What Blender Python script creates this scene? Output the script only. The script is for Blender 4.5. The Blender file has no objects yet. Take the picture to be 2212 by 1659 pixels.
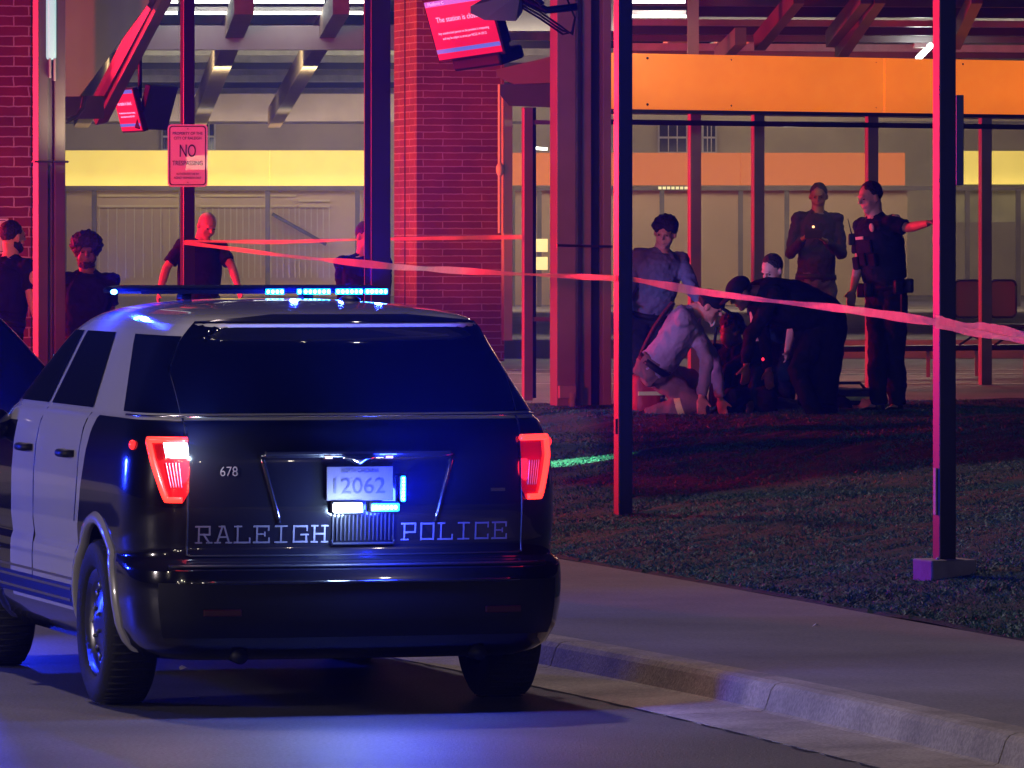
import bpy, bmesh, math, random
from mathutils import Vector, Matrix, Euler
import numpy as np
R = math.radians
random.seed(7); rng = np.random.default_rng(7)
SC = bpy.context.scene
COL = SC.collection

# ------------------------------------------------------------------ camera
F, HZ, YH = 14000.0, 2.1, 530.0            # focal length and horizon in a 2212 px wide frame, eye height
cam_d = bpy.data.cameras.new("camera"); cam = bpy.data.objects.new("camera", cam_d); COL.objects.link(cam)
cam.location = (0, 0, HZ); cam.rotation_euler = (R(90), 0, 0)
cam_d.sensor_width = 36; cam_d.lens = 36*F/2212; cam_d.shift_y = (YH-829.5)/2212
cam_d.clip_start = 1; cam_d.clip_end = 400
SC.camera = cam
def W(px, py, Y): return Vector(((px-1106)/F*Y, Y, HZ-(py-YH)/F*Y))

# ------------------------------------------------------------------ world, sun, exposure
wd = bpy.data.worlds.new("World"); SC.world = wd; wd.use_nodes = True
nt = wd.node_tree; bg = nt.nodes["Background"]
sky = nt.nodes.new("ShaderNodeTexSky"); sky.sky_type = 'NISHITA'; sky.sun_disc = False
sky.sun_elevation = R(-2.5); sky.sun_rotation = R(-24)
nt.links.new(sky.outputs[0], bg.inputs[0]); bg.inputs[1].default_value = 0.012
SUNDIR = Vector((0.55, -1.25, -1.9)).normalized()          # travel direction of the overhead street light
sd = bpy.data.lights.new("sun", 'SUN'); so = bpy.data.objects.new("sun", sd); COL.objects.link(so)
sd.energy = 0.85; sd.angle = R(2.5); sd.color = (1.0, 0.76, 0.74)
so.rotation_euler = SUNDIR.to_track_quat('-Z', 'Y').to_euler()
SC.view_settings.view_transform = 'Standard'; SC.view_settings.look = 'None'
SC.view_settings.exposure = 0; SC.view_settings.gamma = 1
SC.cycles.use_denoising = True
try: SC.cycles.denoiser = 'OPENIMAGEDENOISE'
except Exception: pass
SC.cycles.max_bounces = 7; SC.cycles.transparent_max_bounces = 12; SC.cycles.volume_bounces = 0
SC.cycles.sample_clamp_indirect = 4; SC.cycles.caustics_reflective = False; SC.cycles.caustics_refractive = False
SC.cycles.volume_step_rate = 4

RED, BLUE = (1.0, 0.015, 0.045), (0.012, 0.03, 1.0)
def lamp(name, kind, loc, energy, color, size=0.3, aim=None, spot=None, size_y=None, parent=None):
    d = bpy.data.lights.new(name, kind); o = bpy.data.objects.new(name, d); COL.objects.link(o)
    d.energy = energy; d.color = color; o.location = loc
    if kind == 'AREA':
        d.size = size
        if size_y: d.shape = 'RECTANGLE'; d.size_y = size_y
    else: d.shadow_soft_size = size
    if kind == 'SPOT' and spot: d.spot_size = R(spot); d.spot_blend = 0.5
    if aim is not None: o.rotation_euler = (Vector(aim)-Vector(loc)).to_track_quat('-Z', 'Y').to_euler()
    if parent: o.parent = parent
    return o
# emergency lights of the vehicles parked out of frame to the left, plus an added medic spot
lamp("red_beacon_light", 'SPOT', (-13, 57, 3.1), 12500, RED, 0.25, aim=(3, 51.5, 1.6), spot=94)
lamp("red_beacon_light", 'SPOT', (-9, 50, 2.2), 3600, RED, 0.2, aim=(3, 52.5, 2.2), spot=125)
lamp("red_beacon_light", 'SPOT', (-7.5, 37, 2.6), 3200, RED, 0.2, aim=(-2.5, 49.5, 2.4), spot=37)
lamp("blue_beacon_light", 'POINT', (-6.0, 33.5, 1.35), 850, BLUE, 0.15)
lamp("blue_beacon_light", 'POINT', (-3.5, 38.5, 1.15), 1300, BLUE, 0.08)
lamp("white_scene_light", 'POINT', (-9.5, 27, 2.4), 700, (1, .84, .84), 0.25)
lamp("red_beacon_light", 'SPOT', (-13, 57.5, 2.6), 28000, (1, .10, .03), 0.25, aim=(-1, 64, 3.3), spot=17)
lamp("medic_fill_light", 'SPOT', (-6.6, 40, 1.7), 6500, (.22, .30, 1), 0.15, aim=(1.35, 49.6, 1.25), spot=13)  # added tight spot that turns the medic's shirt blue, no vehicle lamp
lamp("flashlight_light", 'SPOT', (-.9, 46.4, .95), 1500, (.35, 1, .55), 0.02, aim=(.55, 46.9, .42), spot=18)
# street lamps standing behind the photographer
for x, y, z in ((-14, -12, 8), (9, -22, 8), (-6, -34, 8.5), (16, 2, 8), (-22, 12, 8), (3, -50, 9), (-11, 6, 5.5), (-30, -20, 9), (-4, -20, 3.5), (24, -30, 9), (-18, -2, 4)):
    lamp("street_lamp_light", 'POINT', (x, y, z), 600, (1.0, .86, .70), 0.26)

# ------------------------------------------------------------------ materials
MATS = {}
def mat(name, col, rough=.6, metal=0.0, noise=0.0, nscale=8.0, bump=0.0, bscale=60.0, coat=0.0, emit=None, es=0.0, spec=.5, speck=0.0):
    if name in MATS: return MATS[name]
    m = bpy.data.materials.new(name); m.use_nodes = True; t = m.node_tree; p = t.nodes["Principled BSDF"]
    p.inputs['Base Color'].default_value = (*col, 1); p.inputs['Roughness'].default_value = rough
    p.inputs['Metallic'].default_value = metal; p.inputs['Coat Weight'].default_value = coat
    p.inputs['Coat Roughness'].default_value = .015; p.inputs['Specular IOR Level'].default_value = spec
    tc = t.nodes.new("ShaderNodeTexCoord")
    if noise > 0:
        n = t.nodes.new("ShaderNodeTexNoise"); n.inputs['Scale'].default_value = nscale; n.inputs['Detail'].default_value = 5
        t.links.new(tc.outputs['Object'], n.inputs['Vector'])
        r = t.nodes.new("ShaderNodeMapRange"); r.inputs[1].default_value = .3; r.inputs[2].default_value = .7
        r.inputs[3].default_value = 1-noise; r.inputs[4].default_value = 1+noise
        t.links.new(n.outputs[0], r.inputs[0])
        v = t.nodes.new("ShaderNodeVectorMath"); v.operation = 'SCALE'; v.inputs[0].default_value = col
        t.links.new(r.outputs[0], v.inputs['Scale']); t.links.new(v.outputs[0], p.inputs['Base Color'])
    if speck > 0:
        n3 = t.nodes.new("ShaderNodeTexNoise"); n3.inputs['Scale'].default_value = 55; n3.inputs['Detail'].default_value = 3; t.links.new(tc.outputs['Object'], n3.inputs['Vector'])
        r3 = t.nodes.new("ShaderNodeMapRange"); r3.inputs[1].default_value = .35; r3.inputs[2].default_value = .65; r3.inputs[3].default_value = 1-speck; r3.inputs[4].default_value = 1+speck; t.links.new(n3.outputs[0], r3.inputs[0])
        v3 = t.nodes.new("ShaderNodeVectorMath"); v3.operation = 'SCALE'; src = p.inputs['Base Color'].links[0].from_socket; t.links.new(src, v3.inputs[0]); t.links.new(r3.outputs[0], v3.inputs['Scale']); t.links.new(v3.outputs[0], p.inputs['Base Color'])
    if bump > 0:
        n2 = t.nodes.new("ShaderNodeTexNoise"); n2.inputs['Scale'].default_value = bscale; n2.inputs['Detail'].default_value = 6
        t.links.new(tc.outputs['Object'], n2.inputs['Vector'])
        b = t.nodes.new("ShaderNodeBump"); b.inputs['Strength'].default_value = bump; b.inputs['Distance'].default_value = .02
        t.links.new(n2.outputs[0], b.inputs['Height']); t.links.new(b.outputs[0], p.inputs['Normal'])
    if emit: p.inputs['Emission Color'].default_value = (*emit, 1); p.inputs['Emission Strength'].default_value = es
    MATS[name] = m; return m
def brick_mat(name, c1, c2, mortar, bw, bh):
    m = bpy.data.materials.new(name); m.use_nodes = True; t = m.node_tree; p = t.nodes["Principled BSDF"]
    tc = t.nodes.new("ShaderNodeTexCoord"); b = t.nodes.new("ShaderNodeTexBrick")
    b.inputs['Color1'].default_value = (*c1, 1); b.inputs['Color2'].default_value = (*c2, 1); b.inputs['Mortar'].default_value = (*mortar, 1)
    b.inputs['Scale'].default_value = 1; b.inputs['Brick Width'].default_value = bw; b.inputs['Row Height'].default_value = bh
    b.inputs['Mortar Size'].default_value = .006; b.inputs['Mortar Smooth'].default_value = .3; b.inputs['Bias'].default_value = -.2
    sep = t.nodes.new("ShaderNodeSeparateXYZ"); cmb = t.nodes.new("ShaderNodeCombineXYZ"); ad = t.nodes.new("ShaderNodeMath")
    wob = t.nodes.new("ShaderNodeTexNoise"); wob.inputs['Scale'].default_value = 14; wob.inputs['Detail'].default_value = 3
    t.links.new(tc.outputs['Object'], wob.inputs['Vector'])
    wv = t.nodes.new("ShaderNodeVectorMath"); wv.operation = 'MULTIPLY_ADD'; wv.inputs[1].default_value = (.012,)*3
    t.links.new(wob.outputs['Color'], wv.inputs[0]); t.links.new(tc.outputs['Object'], wv.inputs[2])
    t.links.new(wv.outputs[0], sep.inputs[0]); t.links.new(sep.outputs[0], ad.inputs[0]); t.links.new(sep.outputs[1], ad.inputs[1])
    t.links.new(ad.outputs[0], cmb.inputs[0]); t.links.new(sep.outputs[2], cmb.inputs[1]); t.links.new(cmb.outputs[0], b.inputs['Vector'])
    n = t.nodes.new("ShaderNodeTexNoise"); n.inputs['Scale'].default_value = 3; n.inputs['Detail'].default_value = 8
    t.links.new(tc.outputs['Object'], n.inputs['Vector'])
    mx = t.nodes.new("ShaderNodeMix"); mx.data_type = 'RGBA'; mx.blend_type = 'MULTIPLY'; mx.inputs[0].default_value = .7
    t.links.new(b.outputs['Color'], mx.inputs[6]); t.links.new(n.outputs[0], mx.inputs[7]); t.links.new(mx.outputs[2], p.inputs['Base Color'])
    bu = t.nodes.new("ShaderNodeBump"); bu.inputs['Strength'].default_value = .8; bu.inputs['Distance'].default_value = .008; bu.invert = True
    t.links.new(b.outputs['Fac'], bu.inputs['Height']); t.links.new(bu.outputs[0], p.inputs['Normal']); p.inputs['Roughness'].default_value = .85
    return m
def glass_mat(name, tint=(.9, .9, .9), refl=.12, dust=.05):
    m = bpy.data.materials.new(name); m.use_nodes = True; t = m.node_tree; t.nodes.clear()
    o = t.nodes.new("ShaderNodeOutputMaterial"); tr = t.nodes.new("ShaderNodeBsdfTransparent"); tr.inputs[0].default_value = (*tint, 1)
    g = t.nodes.new("ShaderNodeBsdfGlossy"); g.inputs['Roughness'].default_value = .04
    d = t.nodes.new("ShaderNodeBsdfDiffuse"); d.inputs[0].default_value = (.5, .5, .5, 1)
    fr = t.nodes.new("ShaderNodeLayerWeight"); fr.inputs[0].default_value = refl
    m1 = t.nodes.new("ShaderNodeMixShader"); m2 = t.nodes.new("ShaderNodeMixShader"); m2.inputs[0].default_value = dust
    t.links.new(fr.outputs['Fresnel'], m1.inputs[0]); t.links.new(tr.outputs[0], m1.inputs[1]); t.links.new(g.outputs[0], m1.inputs[2])
    t.links.new(m1.outputs[0], m2.inputs[1]); t.links.new(d.outputs[0], m2.inputs[2]); t.links.new(m2.outputs[0], o.inputs[0])
    return m

# ------------------------------------------------------------------ mesh helpers
def tag(o, label=None, cat=None, group=None, kind=None):
    if label: o["label"] = label
    if cat: o["category"] = cat
    if group: o["group"] = group
    if kind: o["kind"] = kind
    return o
def empty(name, loc=(0, 0, 0), rz=0.0, label=None, cat=None, group=None):
    o = bpy.data.objects.new(name, None); COL.objects.link(o); o.location = loc; o.rotation_euler = (0, 0, rz)
    o.empty_display_size = .1
    return tag(o, label, cat, group)
class MB:
    def __init__(s): s.v = []; s.f = []; s.mi = []
    def add(s, vs, fs, mi=0):
        n = len(s.v); s.v += [tuple(v) for v in vs]; s.f += [tuple(i+n for i in f) for f in fs]; s.mi += [mi]*len(fs); return s
    def box(s, c, d, rot=None, mi=0, bev=0.0):
        hx, hy, hz = d[0]/2, d[1]/2, d[2]/2; M = rot if rot is not None else Matrix.Identity(3)
        if bev <= 0:
            vs = [Vector((x, y, z)) for x in (-hx, hx) for y in (-hy, hy) for z in (-hz, hz)]
            fs = [(0, 1, 3, 2), (4, 6, 7, 5), (0, 4, 5, 1), (2, 3, 7, 6), (0, 2, 6, 4), (1, 5, 7, 3)]
        else:
            bm = bmesh.new(); bmesh.ops.create_cube(bm, size=1)
            for v in bm.verts: v.co = Vector((v.co.x*d[0], v.co.y*d[1], v.co.z*d[2]))
            bmesh.ops.bevel(bm, geom=bm.edges[:], offset=bev, segments=2, affect='EDGES', profile=.5)
            bm.verts.index_update(); vs = [v.co.copy() for v in bm.verts]; fs = [tuple(v.index for v in f.verts) for f in bm.faces]; bm.free()
        return s.add([Vector(c)+M@v for v in vs], fs, mi)
    def bar(s, a, b, w, h, up=(0, 0, 1), mi=0):      # box along a-b, w across, h along up
        a, b = Vector(a), Vector(b); d = (b-a); L = d.length; d.normalize()
        x = d.cross(Vector(up)).normalized(); u = x.cross(d)
        return s.box((a+b)/2, (w, L, h), Matrix((x, d, u)).transposed(), mi)
    def tube(s, pts, r, n=10, mi=0, caps=True, flat=None):
        pts = [Vector(p) for p in pts]; rr = r if isinstance(r, (list, tuple)) else [r]*len(pts); vs = []; fs = []; px = None
        for i, p in enumerate(pts):
            d = (pts[min(i+1, len(pts)-1)]-pts[max(i-1, 0)]).normalized()
            if px is None: px = d.orthogonal().normalized()
            px = (px-d*px.dot(d)).normalized(); py = d.cross(px)
            for k in range(n):
                a = 2*math.pi*k/n; vs.append(p+px*math.cos(a)*rr[i]+py*math.sin(a)*rr[i])
        for i in range(len(pts)-1):
            for k in range(n): fs.append((i*n+k, i*n+(k+1) % n, (i+1)*n+(k+1) % n, (i+1)*n+k))
        if caps: fs.append(tuple(range(n-1, -1, -1))); fs.append(tuple((len(pts)-1)*n+k for k in range(n)))
        return s.add(vs, fs, mi)
    def ell(s, c, r, rot=None, nu=16, nv=10, mi=0):
        M = rot if rot is not None else Matrix.Identity(3); vs = [Vector(c)+M@Vector((0, 0, r[2]))]; fs = []
        for j in range(1, nv):
            t = math.pi*j/nv
            for k in range(nu):
                a = 2*math.pi*k/nu; vs.append(Vector(c)+M@Vector((r[0]*math.sin(t)*math.cos(a), r[1]*math.sin(t)*math.sin(a), r[2]*math.cos(t))))
        vs.append(Vector(c)+M@Vector((0, 0, -r[2]))); last = len(vs)-1
        for k in range(nu):
            fs.append((0, 1+k, 1+(k+1) % nu)); fs.append((last, 1+(nv-2)*nu+(k+1) % nu, 1+(nv-2)*nu+k))
            for j in range(nv-2): a = 1+j*nu; fs.append((a+k, a+nu+k, a+nu+(k+1) % nu, a+(k+1) % nu))
        return s.add(vs, fs, mi)
    def etube(s, rings, n=20, mi=0):                 # rings: (centre, side vector, half side, depth vector, half depth)
        vs = []; fs = []
        for c, sv, a, dv, b in rings:
            sv = Vector(sv).normalized(); dv = Vector(dv).normalized()
            for k in range(n):
                t = 2*math.pi*k/n; vs.append(Vector(c)+sv*a*math.cos(t)+dv*b*math.sin(t))
        m = len(rings)
        for i in range(m-1):
            for k in range(n): fs.append((i*n+k, i*n+(k+1) % n, (i+1)*n+(k+1) % n, (i+1)*n+k))
        fs.append(tuple(range(n-1, -1, -1))); fs.append(tuple((m-1)*n+k for k in range(n)))
        return s.add(vs, fs, mi)
    def lathe_x(s, prof, n=48, mi=0):                # profile (x, r) turned about the x axis
        vs = []; fs = []; m = len(prof)
        for x, r in prof:
            for k in range(n): a = 2*math.pi*k/n; vs.append(Vector((x, r*math.cos(a), r*math.sin(a))))
        for i in range(m-1):
            for k in range(n): fs.append((i*n+k, (i+1)*n+k, (i+1)*n+(k+1) % n, i*n+(k+1) % n))
        return s.add(vs, fs, mi)
    def build(s, name, mats, parent=None, smooth=False, fix=True):
        me = bpy.data.meshes.new(name); me.from_pydata(s.v, [], s.f)
        if not isinstance(mats, (list, tuple)): mats = [mats]
        for m in mats: me.materials.append(m)
        me.polygons.foreach_set("material_index", s.mi)
        if fix:
            bm = bmesh.new(); bm.from_mesh(me); bmesh.ops.recalc_face_normals(bm, faces=bm.faces); bm.to_mesh(me); bm.free()
        if smooth: me.polygons.foreach_set("use_smooth", [True]*len(me.polygons))
        me.update(); o = bpy.data.objects.new(name, me); COL.objects.link(o)
        if parent is not None: o.parent = parent
        return o
def apply_mods(o):
    dg = bpy.context.evaluated_depsgraph_get(); me = bpy.data.meshes.new_from_object(o.evaluated_get(dg)); old = o.data
    nm = old.name; o.modifiers.clear(); o.data = me; bpy.data.meshes.remove(old); me.name = nm; return o
def remesh(o, vox, smooth=2, disp=0.0, dscale=.12):
    m = o.modifiers.new("r", 'REMESH'); m.mode = 'VOXEL'; m.voxel_size = vox; m.use_smooth_shade = True
    if smooth: k = o.modifiers.new("s", 'SMOOTH'); k.factor = .6; k.iterations = smooth
    if disp > 0:
        tx = bpy.data.textures.new("folds", 'CLOUDS'); tx.noise_scale = dscale; tx.noise_depth = 2
        k = o.modifiers.new("d", 'DISPLACE'); k.texture = tx; k.strength = disp; k.mid_level = .5; k.texture_coords = 'LOCAL'
    return apply_mods(o)
def text_mesh(s, size, width=None, depth=.001, align='CENTER', spacing=1.0):
    cu = bpy.data.curves.new("t", 'FONT'); cu.body = s; cu.size = size; cu.align_x = align; cu.align_y = 'CENTER'; cu.extrude = depth; cu.space_character = spacing
    o = bpy.data.objects.new("t", cu); COL.objects.link(o); bpy.context.view_layer.update()
    me = bpy.data.meshes.new_from_object(o.evaluated_get(bpy.context.evaluated_depsgraph_get()))
    bpy.data.objects.remove(o); bpy.data.curves.remove(cu)
    if width:
        xs = [v.co.x for v in me.vertices]; k = width/(max(xs)-min(xs))
        for v in me.vertices: v.co.x *= k
    return me
def put_text(mb, me, M, mi=0):
    mb.add([M@v.co for v in me.vertices], [tuple(p.vertices) for p in me.polygons], mi)
def lerp(x, T):
    if x <= T[0][0]: return T[0][1]
    for (a, b), (c, d) in zip(T, T[1:]):
        if x <= c: return b+(d-b)*(x-a)/(c-a)
    return T[-1][1]
def copy_tree(o, parent=None):
    c = o.copy(); COL.objects.link(c)
    if parent is not None: c.parent = parent
    for ch in list(o.children): copy_tree(ch, c)
    return c

#EOF1
# ================================================================== GROUND
KX = [(-6, 10.3), (10, 6.3), (20, 3.75), (26.2, 2.07), (29.8, 1.11), (32.5, .195), (46, -4.4), (60, -9)]
GX = [(-6, 13.6), (10, 9.0), (20, 5.75), (31.9, 2.52), (37.8, 1.0), (40.4, .27), (44, -.75), (53, -3.4), (60, -5.4)]
def sm(T):
    def f(y): return sum(lerp(y+o, T)*w for o, w in ((-2, .15), (-1, .2), (0, .3), (1, .2), (2, .15)))
    return f
Xk, Xg = sm(KX), sm(GX)
def G(x, y):
    d = max(0, x-Xg(y)); z = .15+.05*max(0, y-43.5)+.1*min(d, 6)
    z = min(z, .78+.02*max(0, min(1, (z-.7)/.3)))
    return z+.0125*max(0, y-54)
def band(name, xa, xb, ys, nx, m, zf, kind='structure'):
    vs = []; fs = []
    for y in ys:
        a, b = xa(y), xb(y)
        for i in range(nx+1): x = a+(b-a)*i/nx; vs.append((x, y, zf(x, y)))
    for j in range(len(ys)-1):
        for i in range(nx): a = j*(nx+1)+i; fs.append((a, a+1, a+nx+2, a+nx+1))
    mb = MB(); mb.add(vs, fs); o = mb.build(name, m, smooth=True, fix=False); o["kind"] = kind; return o
m_road = mat("asphalt", (.085, .085, .092), .55, noise=.32, nscale=.9, speck=.35, bump=.35, bscale=90)
m_walk = mat("sidewalk_concrete", (.20, .19, .185), .8, noise=.25, nscale=.8, speck=.16, bump=.25, bscale=70)
m_kerb = mat("kerb_concrete", (.32, .29, .25), .8, noise=.35, nscale=2.2, speck=.2, bump=.3, bscale=60)
m_plaza = mat("plaza_concrete", (.26, .24, .22), .7, noise=.15, nscale=1.2, bump=.2, bscale=50)
m_soil = mat("turf_soil", (.012, .040, .030), .95, noise=.5, nscale=2.5, bump=.8, bscale=25)
mb = MB(); mb.add([(-70, -8, 0), (70, -8, 0), (70, 150, -.0), (-70, 150, 0)], [(0, 1, 2, 3)])
o = mb.build("road", m_road, fix=False); o["kind"] = 'structure'
ys = [y*.5 for y in range(-12, 107)]
band("sidewalk", Xk, Xg, ys, 8, m_walk, lambda x, y: .15+.05*max(0, y-43.5))
# kerb and gutter cast in 3 m lengths
prof = [(0, .152), (-.125, .152), (-.155, .142), (-.172, .12), (-.20, .03), (-.22, .022), (-.62, .006), (-.62, -.05), (0, -.05)]
mb = MB(); y0 = -4.1
while y0 < 50:
    st = [y0+.006+(2.988)*k/6 for k in range(7)]; vs = []; fs = []
    for y in st:
        for dx, z in prof: vs.append((Xk(y)+dx*1.04-.001, y, z))
    n = len(prof)
    for i in range(6):
        for k in range(n): fs.append((i*n+k, i*n+(k+1) % n, (i+1)*n+(k+1) % n, (i+1)*n+k))
    fs.append(tuple(range(n))); fs.append(tuple(6*n+k for k in reversed(range(n)))); mb.add(vs, fs); y0 += 3
o = mb.build("kerb", m_kerb); o["kind"] = 'structure'
# dark weathered seam where the road meets the gutter
m_seam = mat("joint_filler", (.012, .012, .012), .9)
mb = MB(); pv = None
for i in range(260):
    y = 12+i*.12; x = Xk(y)-.65+.012*math.sin(i*1.7)+rng.normal(0, .006); w = .006+.012*abs(math.sin(i*.37))*rng.random()
    cur = ((x-w, y, .004), (x+w, y, .004))
    if pv: mb.add([pv[0], pv[1], cur[1], cur[0]], [(0, 1, 2, 3)])
    pv = cur
o = mb.build("road_joint", m_seam, fix=False); o["kind"] = 'structure'
# plaza and turf
YP = lambda x: 52.3+.3*math.sin(x*.9)*.4+max(0, min(1.6, (x-.3)*.45))
vs = []; fs = []; rows = 46; nx = 90
def trow(j, i):
    x = -10+22*i/nx; a = 18+16*0; t = j/rows; y = 20+(YP(x)-20)*t; return x, y
turf = MB(); idx = {}
for j in range(rows*3+1):
    for i in range(121):
        x0 = -4.2+22.2*i/120; y = 20+(YP(x0)-20)*j/(rows*3); x = max(x0, Xg(y)+.0)
        turf.v.append((x, y, G(x, y)+.012*math.sin(x*3.1+y)*math.sin(y*2.3)+(rng.normal(0, .006) if x > Xg(y)+.02 else 0)+(.02 if x > Xg(y)+.05 else 0)))
for j in range(rows*3):
    for i in range(120):
        a = j*121+i
        if turf.v[a][0] == turf.v[a+1][0] and turf.v[a+121][0] == turf.v[a+122][0]: continue
        turf.f.append((a, a+1, a+122, a+121)); turf.mi.append(0)
# turf blades
nb = 260000; m_blade = mat("grass_blade", (.032, .15, .11), .6, noise=.5, nscale=3.0)
by = rng.uniform(31.2, 53.5, nb); bx = rng.uniform(-1, 1, nb)*by*.0815
k = 0
for x, y in zip(bx, by):
    if x < Xg(y)+.01 or y > YP(x)+.05: continue
    dens = math.sin(x*2.1+y*.7)*math.sin(y*1.3-x)+rng.random()*1.6
    if dens < -.9: continue
    z = G(x, y)+.016+.012*math.sin(x*3.1+y)*math.sin(y*2.3); h = rng.uniform(.008, .022)*(1.3 if dens > 1.2 else 1); a = rng.random()*6.28; w = .006; l = rng.normal(0, .025, 2)
    n = len(turf.v); turf.v += [(x-w*math.cos(a), y-w*math.sin(a), z), (x+w*math.cos(a), y+w*math.sin(a), z), (x+l[0], y+l[1], z+h)]
    turf.f.append((n, n+1, n+2)); turf.mi.append(1)
o = turf.build("grass", [m_soil, m_blade], fix=False); o["kind"] = 'stuff'
mb = MB(); nx = 60
PZ = [0, 1, 3, 6, 10, 14, 20, 30, 45]
for i in range(nx+1):
    x = -14+32*i/nx
    yb = YP(x) if x > -4.2 else 46
    for q in PZ: mb.v.append((x, yb+q, G(x, yb+q) if x > -4.2 else .15+.05*max(0, min(9.5, yb+q-43.5))+.0125*max(0, yb+q-54)+.15))
n = len(PZ)
for i in range(nx):
    for q in range(n-1): a = i*n+q; mb.f.append((a, a+n, a+n+1, a+1)); mb.mi.append(0)
o = mb.build("plaza", m_plaza, fix=False); o["kind"] = 'structure'
# busway lane lines and the far platform kerb
m_line = mat("lane_paint", (.7, .68, .6), .6, noise=.2, nscale=6)
mb = MB()
for Y, w in ((58.2, .1), (61.0, .12), (62.2, .1)):
    for sx in range(-14, 17): mb.add([(sx, Y-w/2, G(sx, Y-w/2)+.006), (sx+1, Y-w/2, G(sx+1, Y-w/2)+.006), (sx+1, Y+w/2, G(sx+1, Y+w/2)+.006), (sx, Y+w/2, G(sx, Y+w/2)+.006)], [(0, 1, 2, 3)])
o = mb.build("lane_markings", m_line, fix=False); o["kind"] = 'structure'
mb = MB(); mb.box((2, 66.2, 1.0), (40, .3, .28), bev=.02); mb.box((2, 80, .98), (40, 27.3, .28))
o = mb.build("platform", m_plaza); o["kind"] = 'structure'

# ================================================================== PATROL CAR
WT = [(.25, .89), (.30, .95), (.38, .99), (.5, 1.008), (.62, 1.01), (.68, 1.006), (.71, .995), (.8, 1.006), (1.0, 1.004), (1.15, .992), (1.25, .972), (1.305, .948), (1.33, .925), (1.5, .84), (1.66, .76), (1.71, .73), (1.745, .70), (1.776, .66), (1.804, .59), (1.824, .49), (1.840, .34), (1.848, .18)]
YR = [(.25, .15), (.30, .06), (.40, .01), (.5, 0), (.60, .0), (.655, .01), (.675, .04), (.70, .12), (.75, .135), (.9, .115), (1.15, .12), (1.27, .15), (1.305, .17), (1.33, .20), (1.5, .31), (1.64, .39), (1.68, .40), (1.715, .375), (1.745, .36), (1.776, .42), (1.804, .62), (1.824, .95), (1.840, 1.3), (1.848, 1.5)]
YF = [(.25, 4.75), (.4, 4.98), (.8, 5.0), (.92, 4.93), (1.0, 4.75), (1.06, 4.5), (1.12, 4.15), (1.16, 3.98), (1.4, 3.65), (1.6, 3.32), (1.7, 3.12), (1.745, 2.98), (1.776, 2.85), (1.804, 2.68), (1.824, 2.5), (1.840, 2.3), (1.848, 2.1)]
def plan(s, z):
    sg = -1 if s < 0 else 1; s = abs(s); w = lerp(z, WT); yr = lerp(z, YR); yf = lerp(z, YF)
    rx = .32*w; ry = min(.42, (yf-yr)*.3); e = 2/2.25; bow = .08
    if s <= .35: x = (w-rx)*s/.35; y = yr+bow*(x/w)**2
    elif s <= .55:
        t = (s-.35)/.2*math.pi/2; b = yr+bow*((w-rx)/w)**2
        x = w-rx+rx*max(0,math.sin(t))**e; y = b+ry*(1-max(0,math.cos(t))**e)
    elif s <= .85:
        b = yr+bow*((w-rx)/w)**2+ry; y = b+(yf-.5*min(1, (yf-yr)*.3)-b)*(s-.55)/.3; x = w
    elif s <= .95:
        t = (s-.85)/.1*math.pi/2; q = .5*min(1, (yf-yr)*.3); x = w-.35*w*(1-max(0,math.cos(t))**e); y = yf-q+q*max(0,math.sin(t))**e*.85
    else: x = .65*w*(1-(s-.95)/.05); q = .5*min(1, (yf-yr)*.3); y = yf-q*.15+q*.15*(s-.95)/.05
    return Vector((sg*x, y, z))
def pt(s, z, off=0.0):
    p = plan(s, z)
    if off:
        h = .004; a = plan(s+h, z)-plan(s-h, z); b = plan(s, z+.008)-plan(s, z-.008); n = a.cross(b).normalized()
        c = Vector((0, 2.4, .9)); 
        if n.dot(p-c) < 0: n = -n
        p = p+n*off
    return p
def s_of(fn, lo, hi):                            # bisection on the outline parameter
    for _ in range(26):
        m = (lo+hi)/2
        if fn(m): lo = m
        else: hi = m
    return (lo+hi)/2
def s_x(x, z): return math.copysign(s_of(lambda s: plan(s, z).x < abs(x), 0, .55), x)
def s_y(y, z, sg=-1): return sg*s_of(lambda s: plan(s, z).y < y, .3, .9)
def patch(zs, sl, sr, ns, off):
    mb = MB(); vs = []; fs = []
    for z in zs:
        a, b = sl(z), sr(z)
        for i in range(ns+1): vs.append(pt(a+(b-a)*i/ns, z, off))
    for j in range(len(zs)-1):
        for i in range(ns): a = j*(ns+1)+i; fs.append((a, a+1, a+ns+2, a+ns+1))
    return mb.add(vs, fs)
def zr(a, b, n): return [a+(b-a)*i/n for i in range(n+1)]

m_black = mat("black_paint", (.006, .006, .008), .22, coat=1.0, bump=.0)
m_dark = mat("black_plastic", (.006, .006, .008), .5, spec=.3)
m_glass = mat("privacy_glass", (.003, .003, .005), .04, spec=.7, coat=.5)
m_tyre = mat("tyre_rubber", (.012, .012, .012), .8, bump=.3, bscale=80)
m_rim = mat("steel_rim", (.25, .25, .26), .3, metal=1.0)
m_chrome = mat("chrome", (.6, .6, .62), .18, metal=1.0)
m_letter = mat("reflective_lettering", (.10, .097, .105), .5, noise=.08)
m_redglow = mat("tail_lamp_glow", (.4, .01, .01), .3, emit=(1, .02, .012), es=5.5)
m_redlens = mat("tail_lamp_lens", (.22, .006, .008), .12, emit=(1, .02, .03), es=.05, coat=1)
m_white_led = mat("white_led", (.8, .8, .8), .3, emit=(.62, .82, 1), es=16)
m_blue_led = mat("blue_led", (.1, .2, .8), .3, emit=(.0, .22, 1), es=14)
m_blue_dot = mat("blue_led_core", (.1, .2, .8), .3, emit=(.12, .62, 1), es=20)
m_amber = mat("plate_lamp_glow", (.8, .6, .4), .3, emit=(1, .5, .3), es=1.0)
m_bar = mat("lightbar_lens", (.002, .003, .008), .25, spec=.3)
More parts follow.
